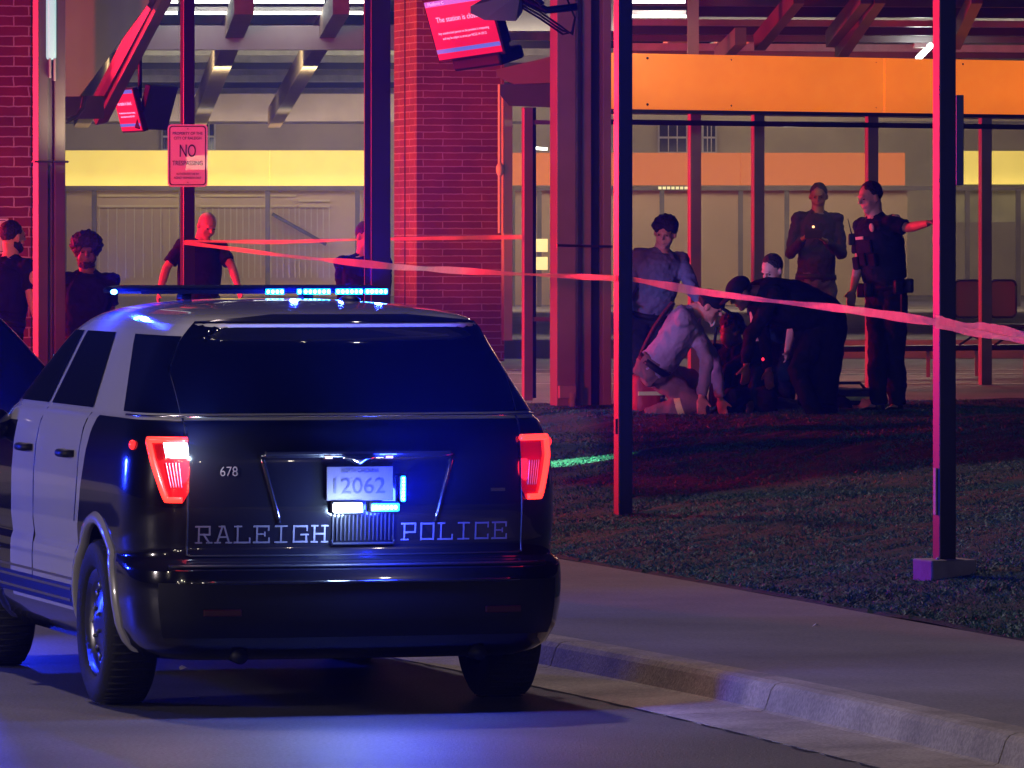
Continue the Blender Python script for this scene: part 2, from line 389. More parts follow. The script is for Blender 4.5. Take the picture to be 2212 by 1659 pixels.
# white body with black hatch and quarters, as painted
m_two = bpy.data.materials.new("two_tone_paint"); m_two.use_nodes = True; t = m_two.node_tree; p = t.nodes["Principled BSDF"]
p.inputs['Roughness'].default_value = .16; p.inputs['Specular IOR Level'].default_value = .25; p.inputs['Coat Weight'].default_value = 1; p.inputs['Coat Roughness'].default_value = .03
tc = t.nodes.new("ShaderNodeTexCoord"); sp = t.nodes.new("ShaderNodeSeparateXYZ"); t.links.new(tc.outputs['Object'], sp.inputs[0])
def mth(op, a, b):
    n = t.nodes.new("ShaderNodeMath"); n.operation = op
    for i, q in enumerate((a, b)):
        if isinstance(q, (int, float)): n.inputs[i].default_value = q
        else: t.links.new(q, n.inputs[i])
    return n.outputs[0]
edge = mth('ADD', mth('MULTIPLY', mth('SUBTRACT', 1.318, sp.outputs['Z']), 0.35), 1.30)      # the black panel's front edge runs forward as it drops
blk = mth('MULTIPLY', mth('LESS_THAN', sp.outputs['Z'], 1.318), mth('LESS_THAN', sp.outputs['Y'], edge))
low = mth('LESS_THAN', sp.outputs['Z'], .40)
fr = mth('MULTIPLY', mth('GREATER_THAN', sp.outputs['Y'], 3.1), mth('LESS_THAN', sp.outputs['Z'], 1.25))
msk = mth('MAXIMUM', mth('MAXIMUM', blk, low), fr)
mx = t.nodes.new("ShaderNodeMix"); mx.data_type = 'RGBA'; mx.inputs[6].default_value = (.62, .61, .60, 1); mx.inputs[7].default_value = (.005, .005, .008, 1)
t.links.new(msk, mx.inputs[0]); t.links.new(mx.outputs[2], p.inputs['Base Color'])

def make_patrol_car():
    root = empty("patrol_car")
    # body shell
    zs = sorted(set([round(z, 4) for z in zr(.25, 1.848, 60)]+[.655, .675, .70, .71, 1.29, 1.305, 1.32, 1.33, 1.70, 1.715, 1.73, 1.745, 1.776, 1.790, 1.804, 1.815, 1.824, 1.833, 1.840]))
    sr_ = [0]+[.35*i/10 for i in range(1, 11)]+[.35+.2*i/10 for i in range(1, 11)]+[.55+.3*i/26 for i in range(1, 27)]+[.85+.1*i/8 for i in range(1, 9)]+[.95+.05*i/4 for i in range(1, 4)]
    full = sr_+[1.0]+[-s for s in reversed(sr_[1:])]
    mb = MB(); n = len(full)
    for z in zs:
        for s in full: mb.v.append(tuple(plan(s, z)))
    for j in range(len(zs)-1):
        for i in range(n): mb.f.append((j*n+i, j*n+(i+1) % n, (j+1)*n+(i+1) % n, (j+1)*n+i)); mb.mi.append(0)
    mb.f.append(tuple(range(n-1, -1, -1))); mb.mi.append(1); mb.f.append(tuple((len(zs)-1)*n+i for i in range(n))); mb.mi.append(0)
    body = mb.build("body", [m_two, m_dark], root, smooth=True)
    cutters = []
    for yc in (1.06, 3.92):
        for sg in (-1, 1):
            c = MB(); c.lathe_x([(sg*.60, .001), (sg*.60, .445), (sg*1.2, .445), (sg*1.2, .001)], 56)
            c.v = [(x, y+yc, z+.385) for x, y, z in c.v]; co = c.build("cut", m_dark); cutters.append(co)
            m = body.modifiers.new("b", 'BOOLEAN'); m.object = co; m.operation = 'DIFFERENCE'; m.solver = 'EXACT'
    bpy.context.view_layer.update(); apply_mods(body)
    for c in cutters: bpy.data.objects.remove(c)
    w = body.modifiers.new("wn", 'EDGE_SPLIT'); w.split_angle = R(38); apply_mods(body)
    # greenhouse glass
    g = patch(zr(1.345, 1.752, 14), lambda z: s_x(-min(.775, lerp(z, WT)*.94), z), lambda z: s_x(min(.775, lerp(z, WT)*.94), z), 30, .006); g.build("rear_window", m_glass, root, smooth=True)
    patch([1.752, 1.760, 1.768, 1.776, 1.783], lambda z: s_x(-.655+(z-1.752)*11, z), lambda z: s_x(.655-(z-1.752)*11, z), 20, .006).build("spoiler", m_black, root, smooth=True)
    for sg in (-1, 1):
        patch(zr(1.345, 1.688, 8), lambda z: s_x(sg*min(.777, lerp(z, WT)*.943), z), lambda z: s_y(.83+(z-1.345)*1.65, z, sg), 12, .006).build("quarter_window", m_glass, root, smooth=True)
        patch(zr(1.345, 1.69, 8), lambda z: s_y(1.53+(z-1.345)*.9, z, sg), lambda z: s_y(2.50, z, sg), 12, .005).build("side_window", m_glass, root, smooth=True)
        patch(zr(1.345, 1.69, 8), lambda z: s_y(2.58, z, sg), lambda z: s_y(3.62-(z-1.345)*1.75, z, sg), 12, .005).build("side_window", m_glass, root, smooth=True)
        # door seams
        for ya, yb in ((1.50, 1.50), (2.54, 2.54), (3.56, 3.56)):
            mb = MB(); mb.tube([pt(s_y(ya if z > 1.0 or ya > 2 else ya+.28*(1.0-z), z, sg), z, -.001) for z in zr(.5 if ya > 2 else .82, 1.325, 14)], .0045, 6); mb.build("door_seam", m_dark, root)
        # wheel arch lips, white at the rear
        for yc, mm in ((1.06, m_two), (3.92, m_two)):
            mb = MB(); vs = []; fs = []; N = 40
            for i in range(N+1):
                a = R(-14+208*i/N)
                for q, (rr, ox) in enumerate(((.443, -.02), (.444, .012), (.458, .020), (.485, .016), (.50, -.002))):
                    y = yc+rr*math.cos(a); z = max(.26, .385+rr*math.sin(a)); wv = lerp(z, WT) if .26 < z else .9
                    x = abs(plan(s_y(max(.25, y), z, sg), z).x); vs.append(Vector((sg*(x+ox), y, z)))
            for i in range(N):
                for q in range(4): fs.append((i*5+q, i*5+q+1, (i+1)*5+q+1, (i+1)*5+q))
            mb.add(vs, fs); mb.build("fender_lip", mat("fender_white", (.33, .32, .32), .3, coat=1) if yc < 2 else mat("fender_black", (.006, .006, .008), .3, coat=1), root, smooth=True)
        # rocker mouldings
        mb = MB(); mb.bar((sg*.985, 1.56, .47), (sg*.985, 3.44, .47), .05, .10); mb.build("sill_moulding", m_dark, root)
        mb = MB(); mb.bar((sg*1.012, 1.60, .500), (sg*1.012, 3.40, .500), .006, .012); mb.bar((sg*1.012, 1.60, .448), (sg*1.012, 3.40, .448), .006, .012); mb.build("sill_trim", m_chrome, root)
        mb = MB(); mb.bar((sg*1.006, 1.56, .548), (sg*1.006, 3.44, .548), .012, .012); mb.build("door_trim", m_chrome, root)
        # handles
        for y in (1.72, 2.72):
            z = 1.13; x = abs(plan(s_y(y, z, sg), z).x); h = MB(); h.tube([(sg*x, y-.10, z), (sg*(x+.035), y-.07, z), (sg*(x+.04), y+.06, z), (sg*x, y+.10, z)], [.016, .02, .02, .016], 10); h.build("door_handle", m_dark, root, smooth=True)
        # mirrors
        mm = MB(); mm.ell((sg*1.06, 3.32, 1.22), (.11, .075, .085)); mm.tube([(sg*.93, 3.36, 1.18), (sg*1.04, 3.33, 1.19)], .025, 8); mm.build("door_mirror", m_black, root, smooth=True)
    # hatch outline seam, belt highlight, plate recess
    mb = MB(); L = .772
    seam = [pt(s_x(-L, z), z, .0) for z in zr(1.33, .72, 16)]+[pt(s_x(x, .715), .715, 0) for x in zr(-L+.02, L-.02, 20)]+[pt(s_x(L, z), z, 0) for z in zr(.72, 1.33, 16)]
    mb.tube(seam, .005, 6); mb.build("hatch_seam", m_dark, root)
    mb = MB(); mb.tube([pt(s, 1.331, .004) for s in [-.56+1.12*i/40 for i in range(41)]], .006, 8); mb.build("belt_strip", m_chrome, root, smooth=True)
    tr = [(-.36, .86), (-.44, 1.16), (.44, 1.16), (.36, .86)]
    mb = MB()
    for a, b in zip(tr, tr[1:]): mb.tube([pt(s_x(a[0]+(b[0]-a[0])*i/10, a[1]+(b[1]-a[1])*i/10), a[1]+(b[1]-a[1])*i/10, -.002) for i in range(11)], .011, 8)
    mb.build("plate_recess", m_black, root, smooth=True)
    mb = MB(); mb.box((0, .118, 1.172), (.86, .03, .026), bev=.008); mb.build("hatch_handle_bar", m_black, root)
    emb = MB(); emb.tube([(-.075, .098, 1.150), (-.03, .092, 1.148), (0, .09, 1.135), (.03, .092, 1.148), (.075, .098, 1.150)], [.006, .011, .02, .011, .006], 10); emb.build("emblem", m_chrome, root, smooth=True)
    for lx in (-.14, .14): mb = MB(); mb.box((lx, .105, 1.152), (.03, .012, .010)); mb.build("plate_lamp", m_amber, root)
    # number plate
    pl = MB(); pl.box((0, .092, 1.035), (.305, .006, .152), bev=.002); plate = pl.build("number_plate", mat("plate_white", (.035, .03, .035), .6), root)
    c = MB(); M = Matrix.Translation((-.012, .087, 1.020))@Matrix.Rotation(R(90), 4, 'X')
    put_text(c, text_mesh("12062", .098, .235, .001), M); put_text(c, text_mesh("NORTH CAROLINA", .026, .17, .001), Matrix.Translation((0, .087, 1.092))@Matrix.Rotation(R(90), 4, 'X'))
    c.build("plate_characters", mat("plate_ink", (.004, .004, .01), .5), plate)
    # lower plate tray and vent slats
    mb = MB()
    for i in range(16): x = -.118+.0185*i; mb.bar((x, pt(s_x(x, .90) if abs(x) > .01 else 0, .90).y-.006, .915), (x, .128-.004, .78), .006, .008, up=(0, -1, .2))
    mb.tube([(-.125, .118, .78), (-.118, .118, .765), (.158, .118, .765), (.165, .118, .78)], .006, 8); mb.build("vent_grille", m_dark, root)
    # light heads under the plate
    for nm, c, d, m1, m2, n in (("white_strobe", (-.062, .072, .928), (.135, .03, .052), m_white_led, m_white_led, 0), ("blue_strobe", (.112, .072, .928), (.128, .03, .042), m_blue_led, m_blue_dot, 6)):
        hb = MB(); hb.box((c[0], c[1]+.012, c[2]), (d[0]+.012, .03, d[2]+.012), bev=.012); h = hb.build("strobe_housing", m_dark, root, smooth=True)
        lb = MB(); lb.box((c[0], c[1]-.006, c[2]), (d[0], .014, d[2]*.85), bev=.0065); lb.build(nm, m1, h, smooth=True)
        if n:
            q = MB()
            for i in range(n): q.ell((c[0]+(i-(n-1)/2)*.018, c[1]-.014, c[2]), (.008, .004, .010), nu=8, nv=6)
            q.build("led_row", m2, h)
    hb = MB(); hb.box((.196, .088, 1.01), (.030, .025, .125), bev=.011); h = hb.build("strobe_housing", m_dark, root, smooth=True)
    lb = MB(); lb.box((.196, .073, 1.01), (.022, .012, .115), bev=.0058); lb.build("blue_strobe", m_blue_led, h, smooth=True)
    q = MB()
    for i in range(7): q.ell((.196, .066, .964+.0155*i), (.006, .003, .006), nu=8, nv=6)
    q.build("led_row", m_blue_dot, h)
    # tail lamps
    for sg in (-1, 1):
        inn = lambda z: s_x(sg*.765, z) if z > 1.0 else s_x(sg*(.765+(1.0-z)*.55), z)
        def outs(z): return sg*(.462-(1.24-z)*.17)
        lamp_o = patch(zr(.957, 1.238, 18), inn, outs, 14, .008).build("tail_lamp", m_redlens, root, smooth=True)
        mb = MB()
        tp = [pt(inn(1.228)+(outs(1.228)-inn(1.228))*i/10, 1.228, .016) for i in range(11)]
        si = [pt(outs(z), z, .016) for z in zr(1.222, .975, 16)]
        bt = [pt(outs(.966)+(inn(.966)-outs(.966))*i/8, .966, .016) for i in range(8)]
        mb.tube(tp+si+bt, .014, 8); mb.build("light_tube", m_redglow, lamp_o, smooth=True)
        # ribbed reversing lens and inner block
        mb = MB()
        for k in range(5):
            mb.tube([pt(inn(z)+(outs(z)-inn(z))*(.62-.09*k+(1.16-z)*.5*(.35-k*.1)), z, .013) for z in zr(1.13, 1.02, 8)], .0018, 6)
        mb.build("lens_ribs", mat("lens_ribs", (.35, .25, .4), .2, emit=(.45, .3, 1), es=.16), lamp_o, smooth=True)
        if sg < 0:
            patch(zr(1.150, 1.210, 4), inn, lambda z: inn(z)+(outs(z)-inn(z))*.55, 6, .034).build("corner_strobe", m_white_led, lamp_o, smooth=True)
        mb = MB(); mb.ell(pt(sg*.505, 1.205, .004), (.016, .02, .022)); mb.build("side_marker", mat("marker_red", (.4, .01, .01), .3, emit=(1, .02, .02), es=2.5), root, smooth=True)
    # lettering
    SEG = {'R': 'L T M B r u', }
    def glyph(ch):
        V = []; S = .13; W_ = 1.0; H_ = 1.3
        def ln(x0, y0, x1, y1, t=.15): V.append(((x0, y0), (x1, y1), t))
        if ch in 'RPELH': ln(.2, 0, .2, H_); 
        if ch == 'R': ln(.02, H_, .86, H_); ln(.86, H_, .86, .66); ln(.86, .66, .2, .66); ln(.5, .66, .84, 0); ln(.02, 0, .36, 0, S); ln(.7, 0, 1.0, 0, S)
        if ch == 'P': ln(.02, H_, .9, H_); ln(.9, H_, .9, .6); ln(.9, .6, .2, .6); ln(.02, 0, .45, 0, S)
        if ch == 'A': ln(.15, 0, .44, H_); ln(.44, H_, .56, H_, .16); ln(.56, H_, .87, 0); ln(.26, .45, .76, .45, S); ln(0, 0, .32, 0, S); ln(.7, 0, 1.02, 0, S); ln(.25, H_, .5, H_, S)
        if ch == 'L': ln(.02, H_, .42, H_, S); ln(.02, 0, .95, 0); ln(.95, 0, .95, .35, S)
        if ch == 'E': ln(.02, H_, .92, H_); ln(.92, H_, .92, 1.0, S); ln(.2, .67, .68, .67, S); ln(.68, .54, .68, .8, S); ln(.02, 0, .95, 0); ln(.95, 0, .95, .33, S)
        if ch == 'I': ln(.5, 0, .5, H_); ln(.15, H_, .85, H_, S); ln(.15, 0, .85, 0, S)
        if ch in 'GC': ln(.92, 1.3, .92, .95, S); ln(.92, H_-.02, .1, H_-.02); ln(.1, H_, .1, 0); ln(.1, .02, .92, .02)
        if ch == 'C': ln(.92, 0, .92, .32, S)
        if ch == 'G': ln(.88, 0, .88, .58); ln(.55, .6, 1.0, .6, S)
        if ch == 'H': ln(.84, 0, .84, H_); ln(.2, .65, .84, .65); ln(.02, H_, .38, H_, S); ln(.02, 0, .38, 0, S); ln(.66, H_, 1.02, H_, S); ln(.66, 0, 1.02, 0, S)
        if ch == 'O': ln(.1, 0, .1, H_); ln(.9, 0, .9, H_); ln(.1, H_-.02, .9, H_-.02); ln(.1, .02, .9, .02)
        return V
    def word(s, x0, x1, zb, h, name):
        mb = MB(); adv = (x1-x0)/(len(s)-.12); k = 0
        for i, ch in enumerate(s):
            for (a, b), (c, d), t in glyph(ch):
                sc = h/1.3; wx = adv*.84; A = Vector((x0+i*adv+a*wx, b*sc)); B = Vector((x0+i*adv+c*wx, d*sc)); dd = (B-A).normalized(); A = A-dd*t*sc*.5; B = B+dd*t*sc*.5; nn = Vector((-dd.y, dd.x))*t*sc*.5
                k += 1; off = .0022+.00012*(k % 7); vs = []
                for q in (A-nn, B-nn, B+nn, A+nn):
                    zz = zb+q.y; p_ = pt(s_x(q.x, zz) if abs(q.x) > 1e-3 else 0, zz, off); vs.append(p_)
                mb.add(vs, [(0, 1, 2, 3)])
        mb.build(name, m_letter, root)
    word("RALEIGH", -.735, -.138, .775, .072, "agency_lettering"); word("POLICE", .200, .705, .780, .072, "agency_lettering")
    mb = MB(); me = text_mesh("678", .062, .078, .0005); X0 = -.588; zz = 1.09; p_ = pt(s_x(X0, zz), zz, .004)
    put_text(mb, me, Matrix.Translation(p_)@Matrix.Rotation(R(-9), 4, 'Z')@Matrix.Rotation(R(90), 4, 'X')); mb.build("unit_number", m_letter, root)
    mb = MB(); me = text_mesh("INTERCEPTOR", .018, .07, .0005); p_ = pt(s_x(.66, 1.0), 1.0, .004)
    mb.box(pt(s_x(.655, 1.0), 1.0, .003), (.07, .004, .014), Matrix.Rotation(R(8), 3, 'Z')); mb.build("badge", m_chrome, root)
    # bumper step, reflectors, hitch and exhaust
    mb = MB(); mb.tube([pt(s, .668, .003) for s in [-.42+.84*i/30 for i in range(31)]], .010, 8); mb.build("bumper_step", m_chrome if False else m_dark, root, smooth=True)
    patch(zr(.36, .60, 6), lambda z: -.44, lambda z: .44, 30, .012).build("bumper_cover", m_dark, root, smooth=True)
    mb = MB(); mb.tube([pt(s, .60, .016) for s in [-.36+.72*i/30 for i in range(31)]], .008, 8); mb.build("bumper_crease", m_black, root, smooth=True)
    for sg in (-1, 1):
        mb = MB(); c = pt(sg*.33, .47, .016); mb.box(c, (.17, .012, .03), Matrix.Rotation(R(sg*6), 3, 'Z'), bev=.004); mb.build("reflector", mat("reflector_red", (.05, .004, .004), .3), root)
        mb = MB(); mb.tube([(sg*.55, .08, .27), (sg*.55, .42, .28)], .035, 14); mb.build("exhaust", m_dark, root, smooth=True)
    mb = MB(); mb.box((0, 2.5, .30), (1.3, 3.4, .10)); mb.box((0, 1.06, .36), (1.3, .12, .12)); mb.build("underbody", m_dark, root)
    # wheels
    for sg in (-1, 1):
        for yc in (1.06, 3.92):
            tm = MB(); tm.lathe_x([(sg*0.785, .24), (sg*0.780, .33), (sg*0.800, .366), (sg*0.835, .376), (sg*0.975, .376), (sg*1.013, .364), (sg*1.027, .33), (sg*1.020, .262), (sg*1.000, .245), (sg*0.785, .24)], 56)
            for k in range(56):
                a = 2*math.pi*k/56; tm.box((sg*0.905, .376*math.cos(a), .376*math.sin(a)), (.19, .012, .003), Matrix.Rotation(a-math.pi/2, 3, 'X'))
            wh = tm.build("wheel", m_tyre, root, smooth=True); wh.location = (0, yc, .377)
            rm = MB(); rm.lathe_x([(sg*1.000, .244), (sg*1.007, .236), (sg*0.975, .215), (sg*0.960, .19), (sg*0.970, .15), (sg*0.990, .11), (sg*0.995, .06), (sg*1.010, .03), (sg*1.010, .001)], 40)
            for k in range(16):
                a = 2*math.pi*k/16; rm.ell((sg*0.970, .178*math.cos(a), .178*math.sin(a)), (.010, .016, .022), Matrix.Rotation(a-math.pi/2, 3, 'X'), 8, 6)
            for k in range(5):
                a = 2*math.pi*k/5; rm.ell((sg*1.002, .065*math.cos(a), .065*math.sin(a)), (.012, .010, .010), None, 8, 6)
            rm.build("rim", m_rim, wh, smooth=True)
    # roof light bar
    lb = MB(); n = 24; sec = [(-.5, .0), (-.46, .5), (-.30, .8), (0, 1), (.30, .8), (.46, .5), (.5, 0), (.42, -.35), (-.42, -.35)]
    LBX = [(-.675, .35), (-.66, .8), (-.62, 1), (-.2, 1.02), (.2, 1.02), (.62, 1), (.66, .8), (.675, .35)]
    vs = []; fs = []; m = len(sec)
    for x, k in LBX:
        for a, b in sec: vs.append((x-.01, 2.36+a*.30*k+.06*(x*x), 1.880+b*.030*k))
    for i in range(len(LBX)-1):
        for k in range(m): fs.append((i*m+k, i*m+(k+1) % m, (i+1)*m+(k+1) % m, (i+1)*m+k))
    fs.append(tuple(range(m))); fs.append(tuple((len(LBX)-1)*m+k for k in reversed(range(m)))); lb.add(vs, fs)
    bar = lb.build("light_bar", m_bar, root, smooth=False)
    for x in (-.30, .30):
        mb = MB(); mb.box((x, 2.38, 1.855), (.05, .12, .03), bev=.01); mb.build("mounting_foot", m_dark, bar)
    k = 0
    for x0, cnt in ((.04, 4), (.195, 1), (.225, 6), (.385, 6), (.53, 5)):
        mb = MB(); mb2 = MB(); w = cnt*.0225
        mb.box((x0+w/2+.02, 2.205, 1.878), (w, .012, .026), bev=.004)
        for i in range(cnt): mb2.ell((x0+.02+(i+.5)*.0225, 2.197, 1.878), (.008, .004, .010), nu=8, nv=6)
        h = mb.build("light_module", m_blue_led, bar); mb2.build("led_row", m_blue_dot, h)
    mb = MB(); mb.ell((-.67, 2.255, 1.878), (.016, .012, .012)); mb.build("end_light", m_blue_dot, bar)
    mb = MB(); mb.box((-.25, 2.198, 1.878), (.6, .004, .02)); mb.build("unlit_module", mat("dark_blue_lens", (.002, .003, .012), .3, spec=.2), bar)
    mb = MB(); mb.ell((.30, 1.5, 1.838), (.05, .10, .03)); mb.build("roof_antenna", m_dark, root, smooth=True)
    return root
YAW = R(15.3)
car = make_patrol_car(); car.location = W(788, 1000, 28.9); car.location.z = 0; car.rotation_euler = (0, 0, YAW)
tag(car, "black and white patrol SUV parked at the kerb, its lit rear to the camera", "police car", "patrol cars")
def cp(x, y, z): return car.matrix_basis@Vector((x, y, z)) if False else Matrix.Translation(car.location)@Matrix.Rotation(YAW, 4, 'Z')@Vector((x, y, z))
def clamp_(n, *a, **k): l = lamp(n, *a, **k); return l
# the car's own lamps, set just off the lenses they belong to
for nm, p_, e, c, sz in (("strobe_glow_light", (-.062, -.05, .90), 26, (.45, .65, 1), .05), ("strobe_glow_light", (.112, -.08, .90), 50, BLUE, .05), ("strobe_glow_light", (.20, -.08, .98), 35, BLUE, .04),
        ("corner_strobe_glow_light", (-.80, .07, 1.18), 10, (.6, .8, 1), .01), ("tail_light", (-.85, .06, 1.10), 5, RED, .06), ("tail_light", (.90, .08, 1.10), 3, RED, .06),
        ("light_bar_glow_light", (.18, 2.12, 1.900), 45, BLUE, .02), ("light_bar_glow_light", (.42, 2.12, 1.900), 45, BLUE, .02), ("light_bar_glow_light", (.60, 2.12, 1.900), 45, BLUE, .02), ("light_bar_glow_light", (-.67, 2.16, 1.900), 35, BLUE, .02)):
    l = lamp(nm, 'POINT', (0, 0, 0), e, c, sz); l.parent = car; l.location = p_
for nm, p_, e, c, aim, cone in (("light_bar_glow_light", (.12, 2.14, 1.905), 420, BLUE, (0, -.45, 1), 110), ("light_bar_glow_light", (.34, 2.14, 1.905), 560, BLUE, (0, -.45, 1), 110), ("light_bar_glow_light", (.56, 2.14, 1.905), 480, BLUE, (0, -.45, 1), 110), ("light_bar_glow_light", (-.67, 2.16, 1.905), 300, BLUE, (0, -.45, 1), 110),
        ("strobe_glow_light", (-.062, .03, .95), 1000, (.40, .6, 1), (0, -1, .42), 50), ("strobe_glow_light", (.16, .03, .96), 1600, BLUE, (0, -1, .42), 50), ("corner_strobe_glow_light", (-.80, .06, 1.20), 500, (.45, .6, 1), (-.1, -1, .45), 50)):  # extra spots aimed up and back, added only for a lit halo
    l = lamp(nm, 'SPOT', (0, 0, 0), e, c, .008, spot=cone); l.parent = car; l.location = p_; l.rotation_euler = Vector(aim).to_track_quat('-Z', 'Y').to_euler()
car2 = copy_tree(car); 
for l in [x for x in car2.children if x.type == 'LIGHT']: bpy.data.objects.remove(l)
car2.location = (-4.95, 42.2, -.03); car2.rotation_euler = (0, 0, R(203))
for q in car2.children:
    if q.name.startswith(("body", "fender_lip")):
        for sl in q.material_slots: sl.link = 'OBJECT'; sl.material = m_black
tag(car2, "dark patrol SUV facing the camera at the left edge, beyond the nearer patrol SUV", "police car", "patrol cars")
#EOF2
# ================================================================== STATION
SITE = Matrix.Rotation(R(16), 3, 'Z')
m_steel = mat("painted_steel", (.34, .30, .32), .38, metal=.0, noise=.12, nscale=3, coat=.2)
m_steel2 = mat("darkened_steel", (.10, .085, .085), .5, noise=.2, nscale=3)  # darker copy of the painted steel, for parts the lamps over-brighten
m_dsteel = mat("dark_steel", (.035, .032, .04), .4, noise=.15, nscale=4)
m_blackpost = mat("black_post_paint", (.028, .025, .028), .34, spec=.6)
m_galv = mat("galvanised", (.45, .43, .45), .4, noise=.15)
m_soffit = mat("soffit_panel", (.22, .20, .16), .8, noise=.08, nscale=2)
m_cream = mat("cream_wall", (.46, .40, .30), .85, noise=.12, nscale=1.5)
m_deck = mat("roof_deck", (.44, .43, .36), .5, noise=.15, nscale=1.5)
m_tube = mat("tube_light", (.9, .9, .9), .4, emit=(.95, 1, .86), es=9)
m_cyan = mat("column_light", (.3, .4, .4), .4, emit=(.40, .72, .72), es=.8)
m_lyel = mat("yellow_light_panel", (.6, .5, .1), .5, emit=(.90, .66, .13), es=.86)
m_lora = mat("orange_light_panel", (.5, .2, .05), .5, emit=(1, .20, .004), es=.78, noise=.1)
m_lora2 = mat("far_orange_panel", (.2, .08, .03), .5, emit=(.85, .17, .02), es=.62)
for _m, _lo, _hi in ((m_lyel, 1.22, .86), (m_lora, .95, 1.08)):      # backlight strips sit along the lower edge of the yellow panels
    t = _m.node_tree; p = t.nodes["Principled BSDF"]; tc = t.nodes.new("ShaderNodeTexCoord"); sp = t.nodes.new("ShaderNodeSeparateXYZ"); t.links.new(tc.outputs['Generated'], sp.inputs[0])
    nz = t.nodes.new("ShaderNodeTexNoise"); nz.inputs['Scale'].default_value = 2.5; t.links.new(tc.outputs['Object'], nz.inputs['Vector'])
    r = t.nodes.new("ShaderNodeMapRange"); r.interpolation_type = 'SMOOTHSTEP'; r.inputs[1].default_value = 0; r.inputs[2].default_value = .45; e0 = p.inputs['Emission Strength'].default_value
    r.inputs[3].default_value = e0*_lo; r.inputs[4].default_value = e0*_hi; t.links.new(sp.outputs['Z'], r.inputs[0])
    mm = t.nodes.new("ShaderNodeMath"); mm.operation = 'MULTIPLY_ADD'; mm.inputs[1].default_value = .35*e0; t.links.new(nz.outputs[0], mm.inputs[0]); 
    sb = t.nodes.new("ShaderNodeMath"); sb.operation = 'SUBTRACT'; sb.inputs[1].default_value = .17*e0; t.links.new(r.outputs[0], sb.inputs[0]); t.links.new(sb.outputs[0], mm.inputs[2]); t.links.new(mm.outputs[0], p.inputs['Emission Strength'])
m_brick = brick_mat("red_brick", (.34, .05, .04), (.25, .035, .03), (.80, .62, .58), .232, .0775)
m_brick2 = brick_mat("long_brick", (.23, .06, .04), (.15, .04, .03), (.38, .32, .28), .40, .068)
m_pane = glass_mat("pane_glass", (.86, .86, .84), .10, .05)
def at(px, Y, z): return Vector(((px-1106)/F*Y, Y, z))
def zz(py, Y): return HZ-(py-YH)/F*Y
# left brick pier with its sign
b = MB(); c = at(-55, 50, 0); b.box((c.x, 50.4, 2.8), (.87, .8, 5.2)); o = b.build("brick_pier", m_brick); tag(o, "red brick pier at the far left edge, beside the grey column", "brick pier")
s_ = MB(); s_.box((0, 0, 0), (.30, .006, .27), bev=.0); sg_ = s_.build("wall_sign", mat("sign_white", (.75, .74, .72), .45)); sg_.location = at(-24, 49.97, zz(510, 50)); tag(sg_, "white notice with rounded frame on the left brick pier, behind a head", "sign")
fr_ = MB(); fr_.tube([(-.14, -.005, -.12), (.125, -.005, -.12), (.137, -.005, -.108), (.137, -.005, .108), (.125, -.005, .12), (-.14, -.005, .12)], .003, 6); fr_.build("border", mat("sign_ink", (.05, .008, .012), .5), sg_)
t_ = MB(); M = Matrix.Translation((.0, -.005, .06))@Matrix.Rotation(R(90), 4, 'X'); put_text(t_, text_mesh("PROPERTY OF THE", .03, .23, .001), M); t_.build("lettering_line", mat("sign_ink", (.05, .008, .012)), sg_); t_ = MB(); put_text(t_, text_mesh("CITY OF RALEIGH", .03, .2, .001), Matrix.Translation((0, 0, -.04))@M); t_.build("lettering_line", mat("sign_ink", (.05, .008, .012)), sg_)
# grey steel column with light strip
def hcol(name, px, Y, w, d, z0, z1, m, label, cat="column", rot=None, webw=.02):
    r = empty(name, at(px, Y, z0), R(16), label, cat); h = z1-z0
    b = MB(); b.box((0, -d/2+webw/2, h/2), (w, webw, h)); b.build("flange", m, r)
    b = MB(); b.box((0, d/2-webw/2, h/2), (w, webw, h)); b.build("flange", m, r)
    b = MB(); b.box((0, 0, h/2), (webw, d-2*webw-.002, h)); b.build("web", m, r)
    return r
c1 = empty("steel_column", at(104, 46.6, .35), R(14), "grey built-up steel column with pipe clamp beside the left brick pier", "column")
for x, w, d in ((-.055, .075, .22), (.0, .04, .16), (.065, .08, .24)):
    b = MB(); b.box((x, 0, 2.6), (w, d, 5.2), bev=.006); b.build("post_section", m_steel2, c1)
b = MB(); b.tube([(-.12, -.02, 2.35), (-.12, -.14, 2.35), (.12, -.145, 2.35), (.12, -.02, 2.35)], .008, 8); b.build("clamp", m_dsteel, c1)
b = MB(); b.box((.0, -.125, 3.98), (.072, .05, 1.8), bev=.02); lt = b.build("light_strip", m_cyan, c1, smooth=True)
b = MB(); b.box((-.012, -.13, 3.02), (.018, .05, .14), bev=.004); b.box((.022, -.13, 3.01), (.018, .05, .16), bev=.004); b.build("bracket", m_steel, c1)
# soffit gusset and near rafter
def prism(poly, Y, th, m, name, parent=None):
    n = len(poly); mb = MB(); vs = [W(x, y, Y) for x, y in poly]+[W(x, y, Y)+Vector((0, th, 0)) for x, y in poly]
    fs = [tuple(range(n)), tuple(range(2*n-1, n-1, -1))]+[(i, (i+1) % n, (i+1) % n+n, i+n) for i in range(n)]
    return mb.add(vs, fs).build(name, m, parent)
o = prism([(118, -60), (370, -60), (172, 208), (118, 208)], 47.6, .06, m_soffit, "soffit_panel"); tag(o, "large beige triangular soffit panel right of the grey column, top left", "soffit panel")
b = MB(); b.bar(W(372, -60, 47.2), W(212, 246, 49.4), .10, .17, up=(0, -.6, 1)); r1 = b.build("roof_rafter", m_steel2); tag(r1, "thick purple steel rafter along the edge of the beige soffit panel", "rafter")
b = MB(); b.bar(W(366, -66, 47.1), W(200, 246, 49.3), .02, .06, up=(0, -.6, 1)); b.build("rafter_lip", m_dsteel, r1)
